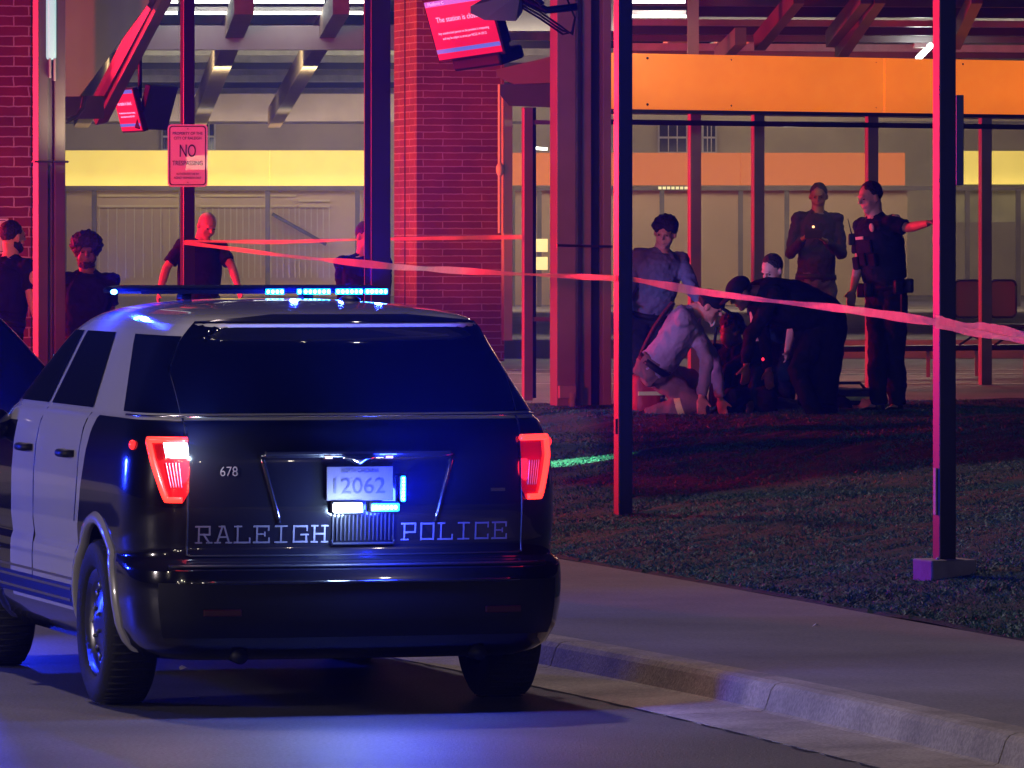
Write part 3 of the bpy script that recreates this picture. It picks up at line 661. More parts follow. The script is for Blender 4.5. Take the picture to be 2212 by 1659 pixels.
b = MB(); b.tube([W(183, 208, 47.5), W(178, 235, 47.5), W(165, 252, 47.4), W(140, 262, 47.2)], .018, 8); b.build("cable", m_dsteel, r1, smooth=True)
b = MB(); b.bar(W(118, 232, 47.9), W(215, 232, 48.4), .08, .17); o = b.build("soffit_beam", m_steel2); tag(o, "short grey beam under the beige soffit panel", "beam")
# far canopy on the left
fc = empty("canopy", (0, 0, 0), 0, "pale ribbed station canopy roof on slanted rafters at upper left", "canopy")
xa, xb = -6.5, 1.0
dz = lambda Y: 4.62-(Y-66)*.026
b = MB(); b.add([(xa, 66, dz(66)+.2), (9, 66, dz(66)+.2), (9, 89, dz(89)+.2), (xa, 89, dz(89)+.2), (xa, 66, dz(66)+.3), (9, 66, dz(66)+.3), (9, 89, dz(89)+.3), (xa, 89, dz(89)+.3)], [(0, 1, 2, 3), (7, 6, 5, 4), (0, 1, 5, 4), (1, 2, 6, 5), (2, 3, 7, 6), (3, 0, 4, 7)]); b.build("roof_deck", m_deck, fc)
for i in range(11):
    Y = 71.5+i*1.55; b = MB(); b.box((-1.5, Y, dz(Y)+.13), (11, .12, .14)); b.build("purlin", m_galv if i % 3 else m_dsteel, fc)
for i, (xt, xbm, w) in enumerate(((527, 428, .20), (737, 592, .17), (322, 175, .2))):
    b = MB(); b.bar(at(xt, 66.3, dz(66.3)-.02), at(xbm, 88, dz(88)-.22), w, .26); b.build("rafter", mat("rafter_paint", (.36, .26, .20), .5, noise=.15), fc)
b = MB(); b.box((at(560, 70, 0).x, 70, 4.34), (4.0, .26, .26)); hb = b.build("header_beam", m_steel, fc)
b = MB(); b.box((at(560, 88.6, 0).x+.2, 88.6, zz(232, 88.6)), (5.2, .2, .38)); b.build("fascia_beam", m_steel, fc)
for x0, x1, y, Y in ((322, 383, 28, 69.5), (405, 497, 28, 69.5), (530, 698, 28, 69.5), (727, 784, 28, 69.5), (345, 384, 4, 69.0), (405, 505, 4, 69.0), (545, 700, 4, 69.0), (735, 786, 4, 69.0), (1155, 1182, 3, 69.), (1158, 1184, 30, 69.5)):
    r = empty("tube_lamp", W((x0+x1)/2, y, Y), 0, None, "tube lamp", "tube lamps in rows under the canopy"); L = (x1-x0)/F*Y
    b = MB(); b.tube([(-L/2, 0, 0), (L/2, 0, 0)], .016, 10); b.build("tube", m_tube, r)
    b = MB(); b.box((0, .05, .045), (L+.02, .12, .04)); b.build("housing", m_galv, r)
    r["label"] = "white tube lamp, lower row, under the left canopy" if y > 20 else "white tube lamp, upper row, under the left canopy"
    if x0 > 1100: r["label"] = "short tube lamp seen between wall screen and red column"; r["group"] = "tube lamps beside the wall screen"
lamp("deck_fill_light", 'AREA', (-3.2, 75, 3.9), 150, (1, .90, .50), 5, aim=(-3.2, 78, 8), size_y=.5)  # area lights added below the deck, facing up, only to brighten it
lamp("deck_fill_light", 'AREA', (-3.2, 84, 3.6), 16, (1, .92, .62), 5, aim=(-3.2, 84.5, 8), size_y=1)
lamp("soffit_fill_light", 'AREA', (-2.9, 46.2, 2.9), 9, (1, .78, .45), .5, aim=(-2.9, 47.6, 4.3), size_y=.2)  # added warm light, put in to brighten the beige soffit panel
lamp("platform_fill_light", 'AREA', (-3.2, 93.5, 3.3), 70, (1, .80, .52), 5, aim=(-3.2, 97.6, 3.6), size_y=.3)  # added area lights that brighten the building wall
lamp("platform_fill_light", 'AREA', (4, 93.5, 3.3), 80, (1, .78, .5), 6, aim=(4, 97.6, 3.6), size_y=.3)
lamp("tube_row_light", 'AREA', (-3.6, 69.0, 4.62), 9, (1, 1, .85), 3.6, aim=(-3.6, 70.2, 4.3), size_y=.05)
lamp("platform_fill_light", 'AREA', (-3.2, 86.6, 3.1), 105, (1, .76, .42), 5, aim=(-3.2, 91.5, 1.6), size_y=.3)  # added area lights brightening the shelter panels and platform
lamp("platform_fill_light", 'AREA', (3.5, 86.6, 3.1), 140, (1, .76, .46), 7, aim=(3.5, 91.5, 1.6), size_y=.3)
lamp("platform_fill_light", 'AREA', (2.5, 70, 3.9), 90, (1, .8, .6), 7, aim=(2.5, 66, 0), size_y=.5)
# small camera under the canopy
cmr = empty("security_camera", W(405, 112, 74), 0, "tiny dark dome camera hanging under the left canopy", "camera")
b = MB(); b.ell((0, 0, 0), (.07, .07, .06)); b.box((0, 0, .08), (.1, .1, .1)); b.build("housing", m_dark, cmr)
# far shelter
Y0 = 90
def panel(px0, px1, py0, py1, Y, th, m, name, parent, bev=0):
    a = W(px0, py0, Y); c_ = W(px1, py1, Y); b = MB(); b.box(((a.x+c_.x)/2, Y+th/2, (a.z+c_.z)/2), (abs(c_.x-a.x), th, abs(a.z-c_.z)), bev=bev); return b.build(name, m, parent)
fs_ = empty("shelter", (0, 0, 0), 0, "far platform shelter with yellow and orange light bands behind everything", "shelter")
panel(128, 582, 325, 401, Y0, .25, m_lyel, "light_band", fs_); panel(583.5, 786, 325, 401, Y0, .25, m_lyel, "light_band", fs_)
panel(1085, 1600, 330, 400, Y0, .25, m_lora2, "light_band", fs_); panel(1601, 1955, 330, 400, Y0, .25, m_lora2, "light_band", fs_); panel(2060, 2330, 326, 398, Y0, .25, m_lyel, "light_band", fs_)
for x0, x1 in ((128, 786), (1085, 2330)):
    panel(x0, x1, 402, 411, Y0+.05, .12, m_steel2, "top_rail", fs_); panel(x0, x1, 262, 268, Y0, .1, m_steel2, "upper_rail", fs_)
for x in (138, 203, 392, 578, 772, 1108, 1165, 1430, 1600, 1700, 1890, 2090, 2200): panel(x-5, x+5, 411.5, 700, Y0+.06, .1, m_steel2, "mullion", fs_)
for x0, x1 in ((213, 390), (432, 573), (584, 640), (645, 712)):
    panel(x0, x1, 420 if x0 < 640 else 431, 425 if x0 < 640 else 436, Y0+.7, .06, m_cream, "railing", fs_)
    panel(x0, x1, 443, 448, Y0+.7, .06, m_cream, "railing", fs_)
    x = x0
    k = 0
    while x < x1: panel(x, x+2.2, 449, 600, Y0+.7, .04, m_cream, "slat", fs_); x += 19 if x0 < 400 else 13
b = MB(); b.bar(W(588, 462, 90.5), W(705, 528, 90.5), .05, .05); b.build("stair_rail", m_dsteel, fs_)
panel(140, 784, 411.5, 640, Y0+.9, .02, mat("frosted_panel", (.40, .30, .20), .4, noise=.15, nscale=.8), "back_panel", fs_)
panel(1090, 1960, 411.5, 700, Y0+.9, .02, MATS["frosted_panel"], "back_panel", fs_)
panel(2060, 2330, 399, 480, Y0+.9, .02, mat("etched_panel", (.30, .30, .22), .5, noise=.5, nscale=1.2), "back_panel", fs_)
for i in range(10): panel(1422+i*9.4, 1429+i*9.4, 403, 409, Y0-.02, .01, mat("lit_slot", (.8, .8, .5), .5, emit=(.8, .75, .42), es=.7), "vent_slot", fs_)
for y in (676, 715): panel(1157, 1183, y-160, y-132, Y0-.3, .02, mat("lit_notice", (.8, .7, .4), .5, emit=(.95, .75, .3), es=.7), "lit_notice", fs_)
# building behind
bd = empty("station_building", (0, 0, 0), 0, "beige station building with white window frames behind the far shelter", "building")
b = MB(); b.box((2, 98, 4), (34, .6, 7)); b.build("wall", m_cream, bd)
for x0, x1, y0, y1 in ((352, 385, 268, 322), (430, 462, 268, 322), (1425, 1482, 266, 328), (1520, 1545, 266, 328)):
    w_ = empty("window_group", (0, 0, 0)); bpy.data.objects.remove(w_)
    fr = panel(x0-4, x1+4, y0-4, y1+4, 97.62, .06, m_galv, "window", bd); panel(x0, x1, y0, y1, 97.59, .02, mat("window_dark", (.03, .03, .04), .1), "pane", fr)
    for k in range(1, 3): x = x0+(x1-x0)*k/3; panel(x-1, x+1, y0, y1, 97.56, .03, m_galv, "glazing_bar", fr)
    panel(x0, x1, (y0+y1)/2-2, (y0+y1)/2+2, 97.57, .03, m_galv, "glazing_bar", fr)
# central brick pillar
b = MB(); b.box((0, 0, 2.5), (.90, .86, 5.2)); o = b.build("brick_pillar", m_brick2); p0 = W(900, 750, 64); o.rotation_euler = (0, 0, R(16)); o.location = Vector((p0.x, 64, 1.05))+SITE@Vector((.45, .43, 0)); tag(o, "dark red brick pillar with a bright narrow side, behind the wall screen", "brick pillar")
g = MB(); g.tube([(-.454, .0, 0), (-.454, .0, 5)], .006, 6); g.build("control_joint", m_dark, o)
# dark post left of the pillar
h_ = hcol("steel_column", 815, 49.5, .15, .22, .62, 5.4, m_dsteel, "tall dark blue steel column left of the central brick pillar")
# red-lit column cluster
c3 = empty("steel_column", at(1255, 51.5, .83), R(16), "cluster of red-lit steel columns standing left of the middle black post", "column")
for x, y, w, d, m in ((-.165, -.05, .155, .20, m_steel), (-.045, .02, .05, .16, m_steel), (.035, .05, .07, .2, m_steel), (.13, .12, .10, .12, m_dsteel), (.205, .05, .07, .18, m_steel)):
    b = MB(); b.box((x, y, 2.2), (w, d, 4.4), bev=.004); b.build("post_section", m, c3)
b = MB(); b.tube([(-.075, -.12, .05), (-.075, -.12, 4.4)], .014, 10); b.build("conduit", m_galv, c3, smooth=True)
b = MB(); b.box((-.165, -.17, .11), (.14, .05, .10), bev=.006); b.box((-.13, -.18, .05), (.05, .05, .12), bev=.015); b.build("pipe_shoe", m_galv, c3)
b = MB(); b.bar((-.26, -.2, 1.27), (.24, -.06, 1.26), .02, .02); b.build("cross_strap", m_dsteel, c3)
c4 = empty("steel_post", at(1139, 52.6, .84), R(16), "slim red-lit post between the brick pillar and the column cluster", "post")
b = MB(); b.box((0, 0, 1.19), (.075, .075, 2.38), bev=.004); b.build("upright", m_steel, c4)
for z in (2.26, .66): b = MB(); b.bar((.045, 0, z), (.20, .04, z), .03, .035); b.build("rail", m_steel, c4)
b = MB(); b.box((.062, .03, 1.2), (.035, .03, 2.36)); b.build("door_jamb", m_dsteel, c4)
c5 = empty("steel_post", at(1095, 63.3, 1.12), R(16), "dull post with conduit fixed to the right side of the brick pillar", "post")
b = MB(); b.box((0, 0, 1.3), (.09, .09, 2.5), bev=.004); b.build("upright", m_steel, c5)
b = MB(); b.tube([(-.09, -.05, 1.1), (-.09, -.05, 2.55)], .016, 8); b.ell((-.09, -.07, 1.72), (.04, .04, .07)); b.build("conduit", m_galv, c5)
o = prism([(1072, 150), (1200, 120), (1200, 178), (1110, 182), (1072, 165)], 62, .1, m_soffit, "soffit_panel"); tag(o, "pale curved soffit end below the wall screen", "soffit panel")
o = prism([(1080, 182), (1200, 180), (1200, 232), (1100, 228), (1080, 205)], 62.2, .15, m_dsteel, "soffit_beam"); tag(o, "dark red beam right of the brick pillar's top", "beam")
# black square posts carrying the barrier tape
def post(px, Y, zb, label, plinth=False):
    r = empty("square_post", at(px, Y, zb), R(20), label, "post", "black square posts with barrier tape"); b = MB(); b.box((0, 0, 2.6), (.100, .100, 5.2), bev=.006); b.build("shaft", m_blackpost, r)
    if plinth: b = MB(); b.box((0, 0, -.02), (.27, .27, .13), bev=.01); b.build("plinth", mat("plinth_concrete", (.3, .28, .27), .8, noise=.2), r); b = MB(); b.ell((-.07, -.07, .05), (.012, .012, .01)); b.build("anchor_bolt", m_galv, r)
    b = MB(); b.box((-.056, 0, .62 if not plinth else .42), (.01, .035, .10 if not plinth else .26), bev=.002); b.build("cover_plate", m_blackpost if not plinth else m_steel, r)
    return r
P_R = post(2040, 36, G(2.4, 36)+.07, "right black square post on a concrete plinth, nearest of the three", True)
P_M = post(1346, 43.5, G(.75, 43.5)-.02, "middle black square post rising from the grass by the patrol SUV")
P_L = post(405, 54.5, .55, "left black square post carrying the pink trespassing sign")
# no trespassing sign
sp_ = W(405, 336, 54.4); sp_.y = 54.42
def rrect(w, h, r, n=6):
    pts = []
    for cx, cz, a0 in ((w/2-r, h/2-r, 0), (-w/2+r, h/2-r, 90), (-w/2+r, -h/2+r, 180), (w/2-r, -h/2+r, 270)):
        for k in range(n+1): a = R(a0+90*k/n); pts.append((cx+r*math.cos(a), cz+r*math.sin(a)))
    return pts
def plate(pts, y, th):
    n = len(pts); mb = MB(); mb.add([(x, y, z) for x, z in pts]+[(x, y+th, z) for x, z in pts], [tuple(range(n)), tuple(range(2*n-1, n-1, -1))]+[(i, (i+1) % n, (i+1) % n+n, i+n) for i in range(n)]); return mb
m_refl = mat("retroreflective_sheet", (.85, .82, .82), .35, coat=.3)
m_ink = mat("sign_ink", (.05, .008, .012), .5)
sg = plate(rrect(.335, .525, .035), 0, .004).build("trespassing_sign", m_refl); sg.location = sp_; tag(sg, "white NO TRESPASSING sign lit pink on the left black post", "sign")
o_ = rrect(.310, .500, .028); i_ = rrect(.292, .482, .022); n = len(o_)
mb = MB(); mb.add([(x, -.002, z) for x, z in o_]+[(x, -.002, z) for x, z in i_], [(k, (k+1) % n, (k+1) % n+n, k+n) for k in range(n)]); mb.build("border", m_ink, sg)
t_ = MB()
for s, y, h, w in (("PROPERTY OF THE", .185, .034, .25), ("CITY OF RALEIGH", .145, .034, .23), ("NO", .035, .150, .135), ("TRESPASSING", -.065, .055, .255), ("AUTHORIZED USE BY", -.155, .026, .19), ("AGENCY PERMISSION ONLY", -.188, .026, .23)):
    me = text_mesh(s, h, w, .0005); put_text(t_, me, Matrix.Translation((0, -.0035, y))@Matrix.Rotation(R(90), 4, 'X'))
t_.build("sign_lettering", m_ink, sg)
for z in (.225, -.225): b = MB(); b.ell((0, -.003, z), (.006, .003, .006)); b.build("bolt", m_galv, sg)
# spare sign panel seen edge on beside the right post
o = panel(2066, 2082, 205, 400, 36.1, .30, mat("sign_back", (.16, .17, .2), .5), "sign_panel", None, bev=.004); tag(o, "narrow grey sign panel turned away, fixed to the right black post", "sign")
# barrier tape
m_tape = mat("barrier_tape", (.75, .62, .28), .35, noise=.12, nscale=9, coat=.5, bump=.4, bscale=25)
_t = m_tape.node_tree; _p = _t.nodes["Principled BSDF"]; _p.inputs['Transmission Weight'].default_value = 0; _p.inputs['Alpha'].default_value = .66
def ribbon(name, pts, wd, label, sag=0.0, tw=.3, seed=0):
    r_ = random.Random(seed); mb = MB(); N = 60; P = [W(*p) for p in pts]; vs = []
    for i in range(N+1):
        t = i/N*(len(P)-1); k = min(int(t), len(P)-2); q = P[k].lerp(P[k+1], t-k)
        a = tw*math.sin(i*.21+seed)+.10*math.sin(i*1.1+seed*2); w = wd*.88*(.75+.25*math.cos(i*.17+seed))
        up = Vector((0, math.sin(a), math.cos(a)))*w/2; c = Vector((0, 1, 0))*.008*math.sin(i*.9)
        vs += [q-up, q-up*.33+c, q+up*.33-c, q+up]
    fs = []
    for i in range(N):
        for k in range(3): fs.append((i*4+k, i*4+k+1, i*4+k+5, i*4+k+4))
    mb.add(vs, fs); o = mb.build(name, m_tape, smooth=True); tag(o, label, "barrier tape"); return o
ribbon("barrier_tape", [(398, 524, 54.4), (620, 553, 51), (860, 577, 48), (1100, 591, 45.5), (1330, 601, 43.4)], .075, "red-lit barrier tape from the left post to the middle post", tw=1.0, seed=1)
ribbon("barrier_tape", [(398, 521, 54.44), (600, 523, 54), (785, 517, 53.5), (1128, 512, 52.5)], .045, "thin orange tape strand running level from left post to slim post", tw=.6, seed=3)
ribbon("barrier_tape", [(1366, 603, 43.4), (1500, 628, 41.5), (1650, 648, 39.8), (1830, 668, 38), (2022, 696, 35.9)], .068, "pale barrier tape from the middle post to the right post", tw=.7, seed=4)
ribbon("barrier_tape", [(2020, 694, 35.9), (2110, 708, 34.6), (2240, 728, 33)], .085, "pink barrier tape from the right post out past the right edge, upper strand", tw=.5, seed=6)
ribbon("barrier_tape", [(2020, 704, 35.85), (2110, 720, 34.5), (2240, 742, 32.9)], .05, "red barrier tape strand below the pink one at the right edge", tw=.4, seed=8)
# ------------------------------------------------------------------ right shelter
sh = empty("shelter", at(1350, 56, 0), 0, "near glass shelter with the broad orange light band, right", "shelter"); sh.location = (0, 0, 0)
def Ys(px): return 56+(px-1365)/847*2.3
A0, A1 = at(1180, Ys(1180), 0), at(2330, Ys(2330), 0); DIR = (A1-A0).normalized(); ANG = math.atan2(DIR.y, DIR.x); RS = Matrix.Rotation(ANG, 3, 'Z')
def on(px): return at(px, Ys(px), 0)
def sbox(px0, px1, z0, z1, d, off, m, name, parent=sh, bev=0):
    a, c_ = on(px0), on(px1); mid = (a+c_)/2; mid.z = (z0+z1)/2; mid += Vector((-DIR.y, DIR.x, 0))*off
    b = MB(); b.box(mid, ((c_-a).length, d, z1-z0), RS, bev=bev); return b.build(name, m, parent)
zb0, zb1 = zz(236, 56), zz(116, 56)
sbox(1240, 1889, zb0, zb1, .5, .12, m_lora, "light_band", bev=.01); sbox(1891, 2330, zb0, zb1, .5, .12, m_lora, "light_band", bev=.01)
for px in (1380, 1560, 1740, 1872, 1908, 2060, 2200):
    for zq in (zb0+.04, zb1-.04): q = on(px)-Vector((-DIR.y, DIR.x, 0))*.134; b = MB(); b.ell((q.x, q.y, zq), (.012, .012, .012), None, 8, 6); b.build("fixing", m_dsteel, sh)
sbox(1240, 2330, zb0-.035, zb0-.004, .52, .12, m_dsteel, "band_underside"); sbox(1240, 2330, zb0-.135, zb0-.09, .06, 0, m_dsteel, "top_rail")
for px in (1500, 1637, 1883, 2128, 2290):
    z0 = G(on(px).x, Ys(px)); sbox(px-11, px+11, z0, zb0-.036, .05, 0, m_steel, "mullion")
for a, c_ in ((1240, 1488), (1512, 1625), (1649, 1871), (1895, 2116), (2140, 2278)):
    z0 = G(on(a).x, Ys(a))+.42; b = MB(); p, q = on(a), on(c_); b.add([(p.x, p.y, z0), (q.x, q.y, z0), (q.x, q.y, zb0-.14), (p.x, p.y, zb0-.14)], [(0, 1, 2, 3)]); b.build("pane", m_pane, sh)
# bench rail, chairs and inner leaning bar
zb_ = zz(757, 58)
bn = empty("bench", (0, 0, 0), 0, "long dark bench rail on thin legs inside the glass shelter", "bench")
b = MB(); b.bar(at(1700, 58.6, zb_), at(2330, 60.2, zb_), .30, .05); b.build("seat_rail", m_dsteel, bn)
for px in (1760, 1880, 2005, 2110, 2215): Y = 58.6+(px-1700)/630*1.6; b = MB(); g0 = G(at(px, Y, 0).x, Y); b.box(at(px, Y, (zb_+g0)/2), (.035, .035, zb_-g0-.05)); b.build("leg", m_steel, bn)
for i, px in enumerate((2090, 2166)):
    Y = 59.6 if i < 2 else 59.3; ch = empty("chair", at(px, Y, zb_+.03), R(10), ("armless mesh-back chair just right of the right black post", "grey mesh-back chair nearest the right edge, behind glass", "mesh-back chair behind the standing officer's leg")[i], "chair", "chairs inside the shelter")
    b = MB(); pts = rrect(.25, .34, .05); b = plate([(x, z+.42) for x, z in pts], 0, .012); b.build("backrest", mat("chair_mesh", (.30, .25, .19), .8), ch)
    b = MB(); b.tube([(x, .0, z+.42) for x, z in pts+[pts[0]]], .011, 8); b.build("back_frame", m_dsteel, ch, smooth=True)
    b = MB(); b.box((0, -.2, .17), (.4, .4, .04), bev=.015); b.build("seat", m_dsteel, ch)
    b = MB(); b.tube([(-.15, -.1, .15), (0, -.2, .08), (.15, -.3, .0)], .012, 6); b.tube([(.15, -.1, .15), (0, -.2, .08), (-.15, -.3, .0)], .012, 6); b.build("support", m_dsteel, ch)
lamp("shelter_lamp_light", 'AREA', at(1750, 59.5, zb0+.1), 26, (1, .74, .5), 3.5, aim=at(1750, 60, 0), size_y=.4)
tl = empty("tube_lamp", W(1730, 272, 74), 0, "thin tube reflection, built as a dim glowing tube behind the shelter glass", "tube lamp"); b = MB(); b.tube([(-.2, 0, 0), (.2, .0, 0)], .012, 8); b.build("tube", mat("tube_reflection", (.8, .8, .7), .4, emit=(1, .9, .7), es=1.2), tl)  # a tube's reflection, put in as a separate glowing tube
tl = empty("tube_lamp", W(1168, 321, 70), 0, "small bright lamp right of the slim red post", "tube lamp"); b = MB(); b.tube([(-.07, 0, .005), (.07, .0, -.005)], .014, 8); b.build("tube", m_tube, tl)
tl = empty("tube_lamp", W(1146, 218, 70), 0, "tiny bright lamp above the slim red post", "tube lamp"); b = MB(); b.tube([(-.05, 0, 0), (.05, .0, 0)], .009, 8); b.build("tube", m_tube, tl)
# right canopy
rc = empty("canopy", (0, 0, 0), 0, "dark steel canopy framing above the orange band, top right", "canopy")
b = MB(); b.add([W(1366-90, -40, 50), W(2320, -40, 50), W(2320, 95, 66), W(1290, 95, 66)], [(0, 1, 2, 3)]); 
b2 = MB(); P = [Vector((-.5, 47, 4.6)), Vector((7.5, 47, 4.6)), Vector((7.5, 68, 4.35)), Vector((-.5, 68, 4.35))]; b2.add([*P, *[p+Vector((0, 0, .08)) for p in P]], [(0, 1, 2, 3), (7, 6, 5, 4), (0, 1, 5, 4), (1, 2, 6, 5), (2, 3, 7, 6), (3, 0, 4, 7)]); b2.build("roof_deck", m_dsteel, rc)
for y, Y, h, m in ((2, 58, .10, m_steel2), (18, 58.5, .16, m_dsteel), (50, 60, .06, m_steel), (64, 60.6, .10, m_dsteel), (84, 61, .06, m_steel2), (103, 63, .07, m_galv), (118, 64, .06, m_steel2)):
    b = MB(); b.bar(W(1330, y-2, Y), W(2330, y+3, Y+.4), .12, h*1.0); b.build("purlin", m, rc)
for (x0, y0, x1, y1) in ((1725, -10, 1640, 92), (1870, -10, 1795, 85), (2110, -10, 2062, 90), (1900, -10, 1815, 112), (1600, 78, 1555, 122)):
    b = MB(); b.bar(W(x0, y0, 57.2), W(x1, y1, 58.6), .10, .15); b.build("rafter", m_steel2, rc)
for (x0, y0, x1, y1) in ((1465, 84, 1430, 128), (1640, 84, 1600, 128), (1372+200, 84, 1545, 110)):
    b = MB(); b.bar(W(x0, y0, 64), W(x1, y1, 65), .2, .06); b.build("brace", m_galv, rc)
b = MB(); b.box(at(1497, 57.6, 4.3), (.10, .12, 1.2)); b.build("hanger", m_steel, rc)
for x0, x1, y in ((1366, 1480, 4), (1360, 1482, 35)):
    r = empty("tube_lamp", W((x0+x1)/2, y, 55.5), 0, "upper tube lamp right of the middle black post, top" if y < 20 else "lower tube lamp right of the middle black post, top", "tube lamp"); L = (x1-x0)/F*55.5
    b = MB(); b.tube([(-L/2, 0, 0), (L/2, 0, 0)], .012, 10); b.build("tube", m_tube, r); b = MB(); b.box((0, .04, .035), (L, .1, .03)); b.build("housing", m_galv, r)
r = empty("tube_lamp", W(1996, 112, 62), 0, "short slanted bright lamp at the left of the right black post, top", "tube lamp"); b = MB(); b.tube([(.06, -.1, .06), (-.05, .1, -.06)], .03, 10); b.build("tube", m_tube, r); b = MB(); b.box((-.04, 0, .06), (.12, .25, .04)); b.build("housing", m_galv, r)
for px, py in ((1875, 47), (1812, 96)):
    r = empty("spot_lamp", W(px, py, 59), 0, "tiny spot lamp on the dark canopy beam, "+("higher one" if py < 60 else "lower one"), "spot lamp"); b = MB(); b.ell((0, -.08, 0), (.022, .02, .018)); b.build("bulb", m_tube, r); b = MB(); b.tube([(0, -.06, 0), (0, .02, 0)], .026, 10); b.build("housing", m_dsteel, r)
lamp("canopy_tube_light", 'POINT', W(1425, 40, 55.2), 14, (1, 1, .85), .1); lamp("canopy_tube_light", 'POINT', W(1990, 118, 61), 14, (.9, 1, .95), .1)
# ------------------------------------------------------------------ screens
def screen_face(parent, w, h, title, lines, off, small=False):
    m_r = mat("screen_red", (.1, .0, .0), .3, emit=(.92, .008, .06), es=.95); m_b = mat("screen_blue", (0, 0, .1), .3, emit=(.16, .17, .75), es=.9); m_w = mat("screen_text", (.5, .5, .5), .3, emit=(.85, .45, .85), es=1.1)
    b = MB(); b.box((0, off, 0), (w, .004, h)); f = b.build("display", m_r, parent)
    b = MB(); b.box((0, off-.003, h*.455), (w, .003, h*.09)); b.box((0, off-.003, -h*.36), (w, .003, h*.07)); b.build("header_bars", m_b, f)
    b = MB(); put_text(b, text_mesh(title, h*.13, w*.72, .0005), Matrix.Translation((-w*.02, off-.006, h*.17))@Matrix.Rotation(R(90), 4, 'X'))
    for k, l in enumerate(lines): put_text(b, text_mesh(l, h*.06, w*(.8 if k == 0 else .7), .0004), Matrix.Translation((0, off-.006, -h*(.06+.09*k)))@Matrix.Rotation(R(90), 4, 'X'))
    put_text(b, text_mesh("Platform C", h*.07, w*.25, .0004), Matrix.Translation((-w*.32, off-.007, h*.455))@Matrix.Rotation(R(90), 4, 'X')); b.build("screen_lettering", m_w, f)
LN = ("Any unauthorized person on the premises is trespassing", "and may be subject to arrest per NCGS 14-159.12.")
def screen(name, loc, w, h, rx, ry, rz, label):
    r = empty(name, loc, 0, label, "screen"); r.rotation_euler = (R(rx), R(ry), R(rz))
    b = MB(); b.box((0, .03, 0), (w+.03, .06, h+.03), bev=.006); b.build("bezel", m_dark, r)
    b = MB(); b.box((0, .12, -.02), (w*.72, .14, h*.75), bev=.02); b.build("rear_housing", m_dark, r); return r
tv = screen("wall_screen", W(1005, 58, 47.5), .76, .46, 15, 0, -38, "large red screen reading The station is closed, top centre"); screen_face(tv, .74, .44, "The station is closed.", LN, -.002)
b = MB(); b.box((.06, .10, -.27), (.56, .24, .10), bev=.02); b.build("lower_housing", m_dark, tv)
b = MB(); b.tube([(.1, .18, .05), (.35, .3, .12), (.55, .35, -.02), (.72, .5, -.05)], .028, 10); b.build("mounting_arm", m_dark, tv, smooth=True)
b = MB()
for k in range(3): b.tube([(.3, .3, .1-.02*k), (.45, .36, -.02-.03*k), (.6, .4, -.16-.03*k), (.66, .44, -.24+.01*k), (.71, .46, -.12), (.68, .46, .02)], .008, 6)
b.build("cable", m_dark, tv, smooth=True)
hd = empty("speaker_horn", W(1075, 25, 46.6), R(-20), "red-lit wedge-shaped loudspeaker hood in front of the large screen", "loudspeaker"); b = MB(); b.add([(-.19, -.05, -.01), (-.19, -.05, .04), (-.10, .1, .12), (.14, .1, .14), (.14, .0, -.07), (-.10, -.0, -.06), (-.19, .05, .02), (.14, .14, .0)], [(0, 1, 2, 3, 4, 5), (1, 6, 2), (0, 6, 1), (3, 7, 4), (2, 6, 7, 3), (0, 5, 6), (5, 4, 7, 6)]); b.build("hood", m_steel, hd)
b = MB(); b.tube([(.1, .1, .1), (.2, .12, .15), (.3, .12, .05)], .02, 8); b.build("bracket", m_dark, hd)
tv2 = empty("hanging_screens", W(305, 238, 55), 0, "pair of red screens hung back to back on a black pole", "screens")
b = MB(); b.tube([(-.01, 0, .62), (-.01, 0, .10)], .018, 10); b.ell((-.0, 0, .63), (.05, .05, .06)); b.build("hanging_pole", m_dark, tv2, smooth=True)
def basis(u, v, c):
    u = Vector(u).normalized(); v = Vector(v); v = (v-u*v.dot(u)).normalized(); n = u.cross(v); M = Matrix((u, -n, v)).transposed().to_4x4(); M.translation = Vector(c); return M
for sg_ in (-1, 1):
    r = empty("screen_unit", (0, 0, 0)); r.parent = tv2
    r.matrix_local = basis((.20, -.50, 0), (-.094, -.038, .375), (-.115, .02, 0)) if sg_ < 0 else basis((.20, .50, 0), (.10, -.04, .375), (.145, .05, .02))
    b = MB(); b.box((0, .02, 0), (.56, .05, .385), bev=.005); b.build("bezel", m_dark, r)
    if sg_ < 0: screen_face(r, .53, .355, "The station is closed.", LN, -.008)
tv.matrix_world = basis((.47, -.58, .05), (-.12, -.058, .45), W(1001, 58, 47.5))
# small litter on the turf and kerb
for px, py, Y, s_, lb, rz in ((1690, 1069, 41.0, .05, "small white scrap lying on the grass between the two posts", .3), (398, 1446, 30.9, .05, "crumpled pinkish leaf on the road under the patrol SUV", 1.2), (1762, 1354, 34.8, .02, "tiny white scrap on the sidewalk", .2)):
    p = W(px, py, Y); b = MB(); b.add([(-s_, 0, 0), (-.3*s_, -.4*s_, .01), (s_, -.1*s_, .0), (.5*s_, .5*s_, .02), (-.4*s_, .4*s_, .012)], [(0, 1, 4), (1, 2, 3), (1, 3, 4)]); o = b.build("litter", mat("litter_paper", (.7, .62, .6), .7)); zt = G(p.x, Y)+.06 if px == 1690 else (.02 if px == 398 else .158); Yb = (HZ-zt)*F/(py-YH); o.location = ((px-1106)/F*Yb, Yb, zt); o.rotation_euler = (0, 0, rz); tag(o, lb, "litter")
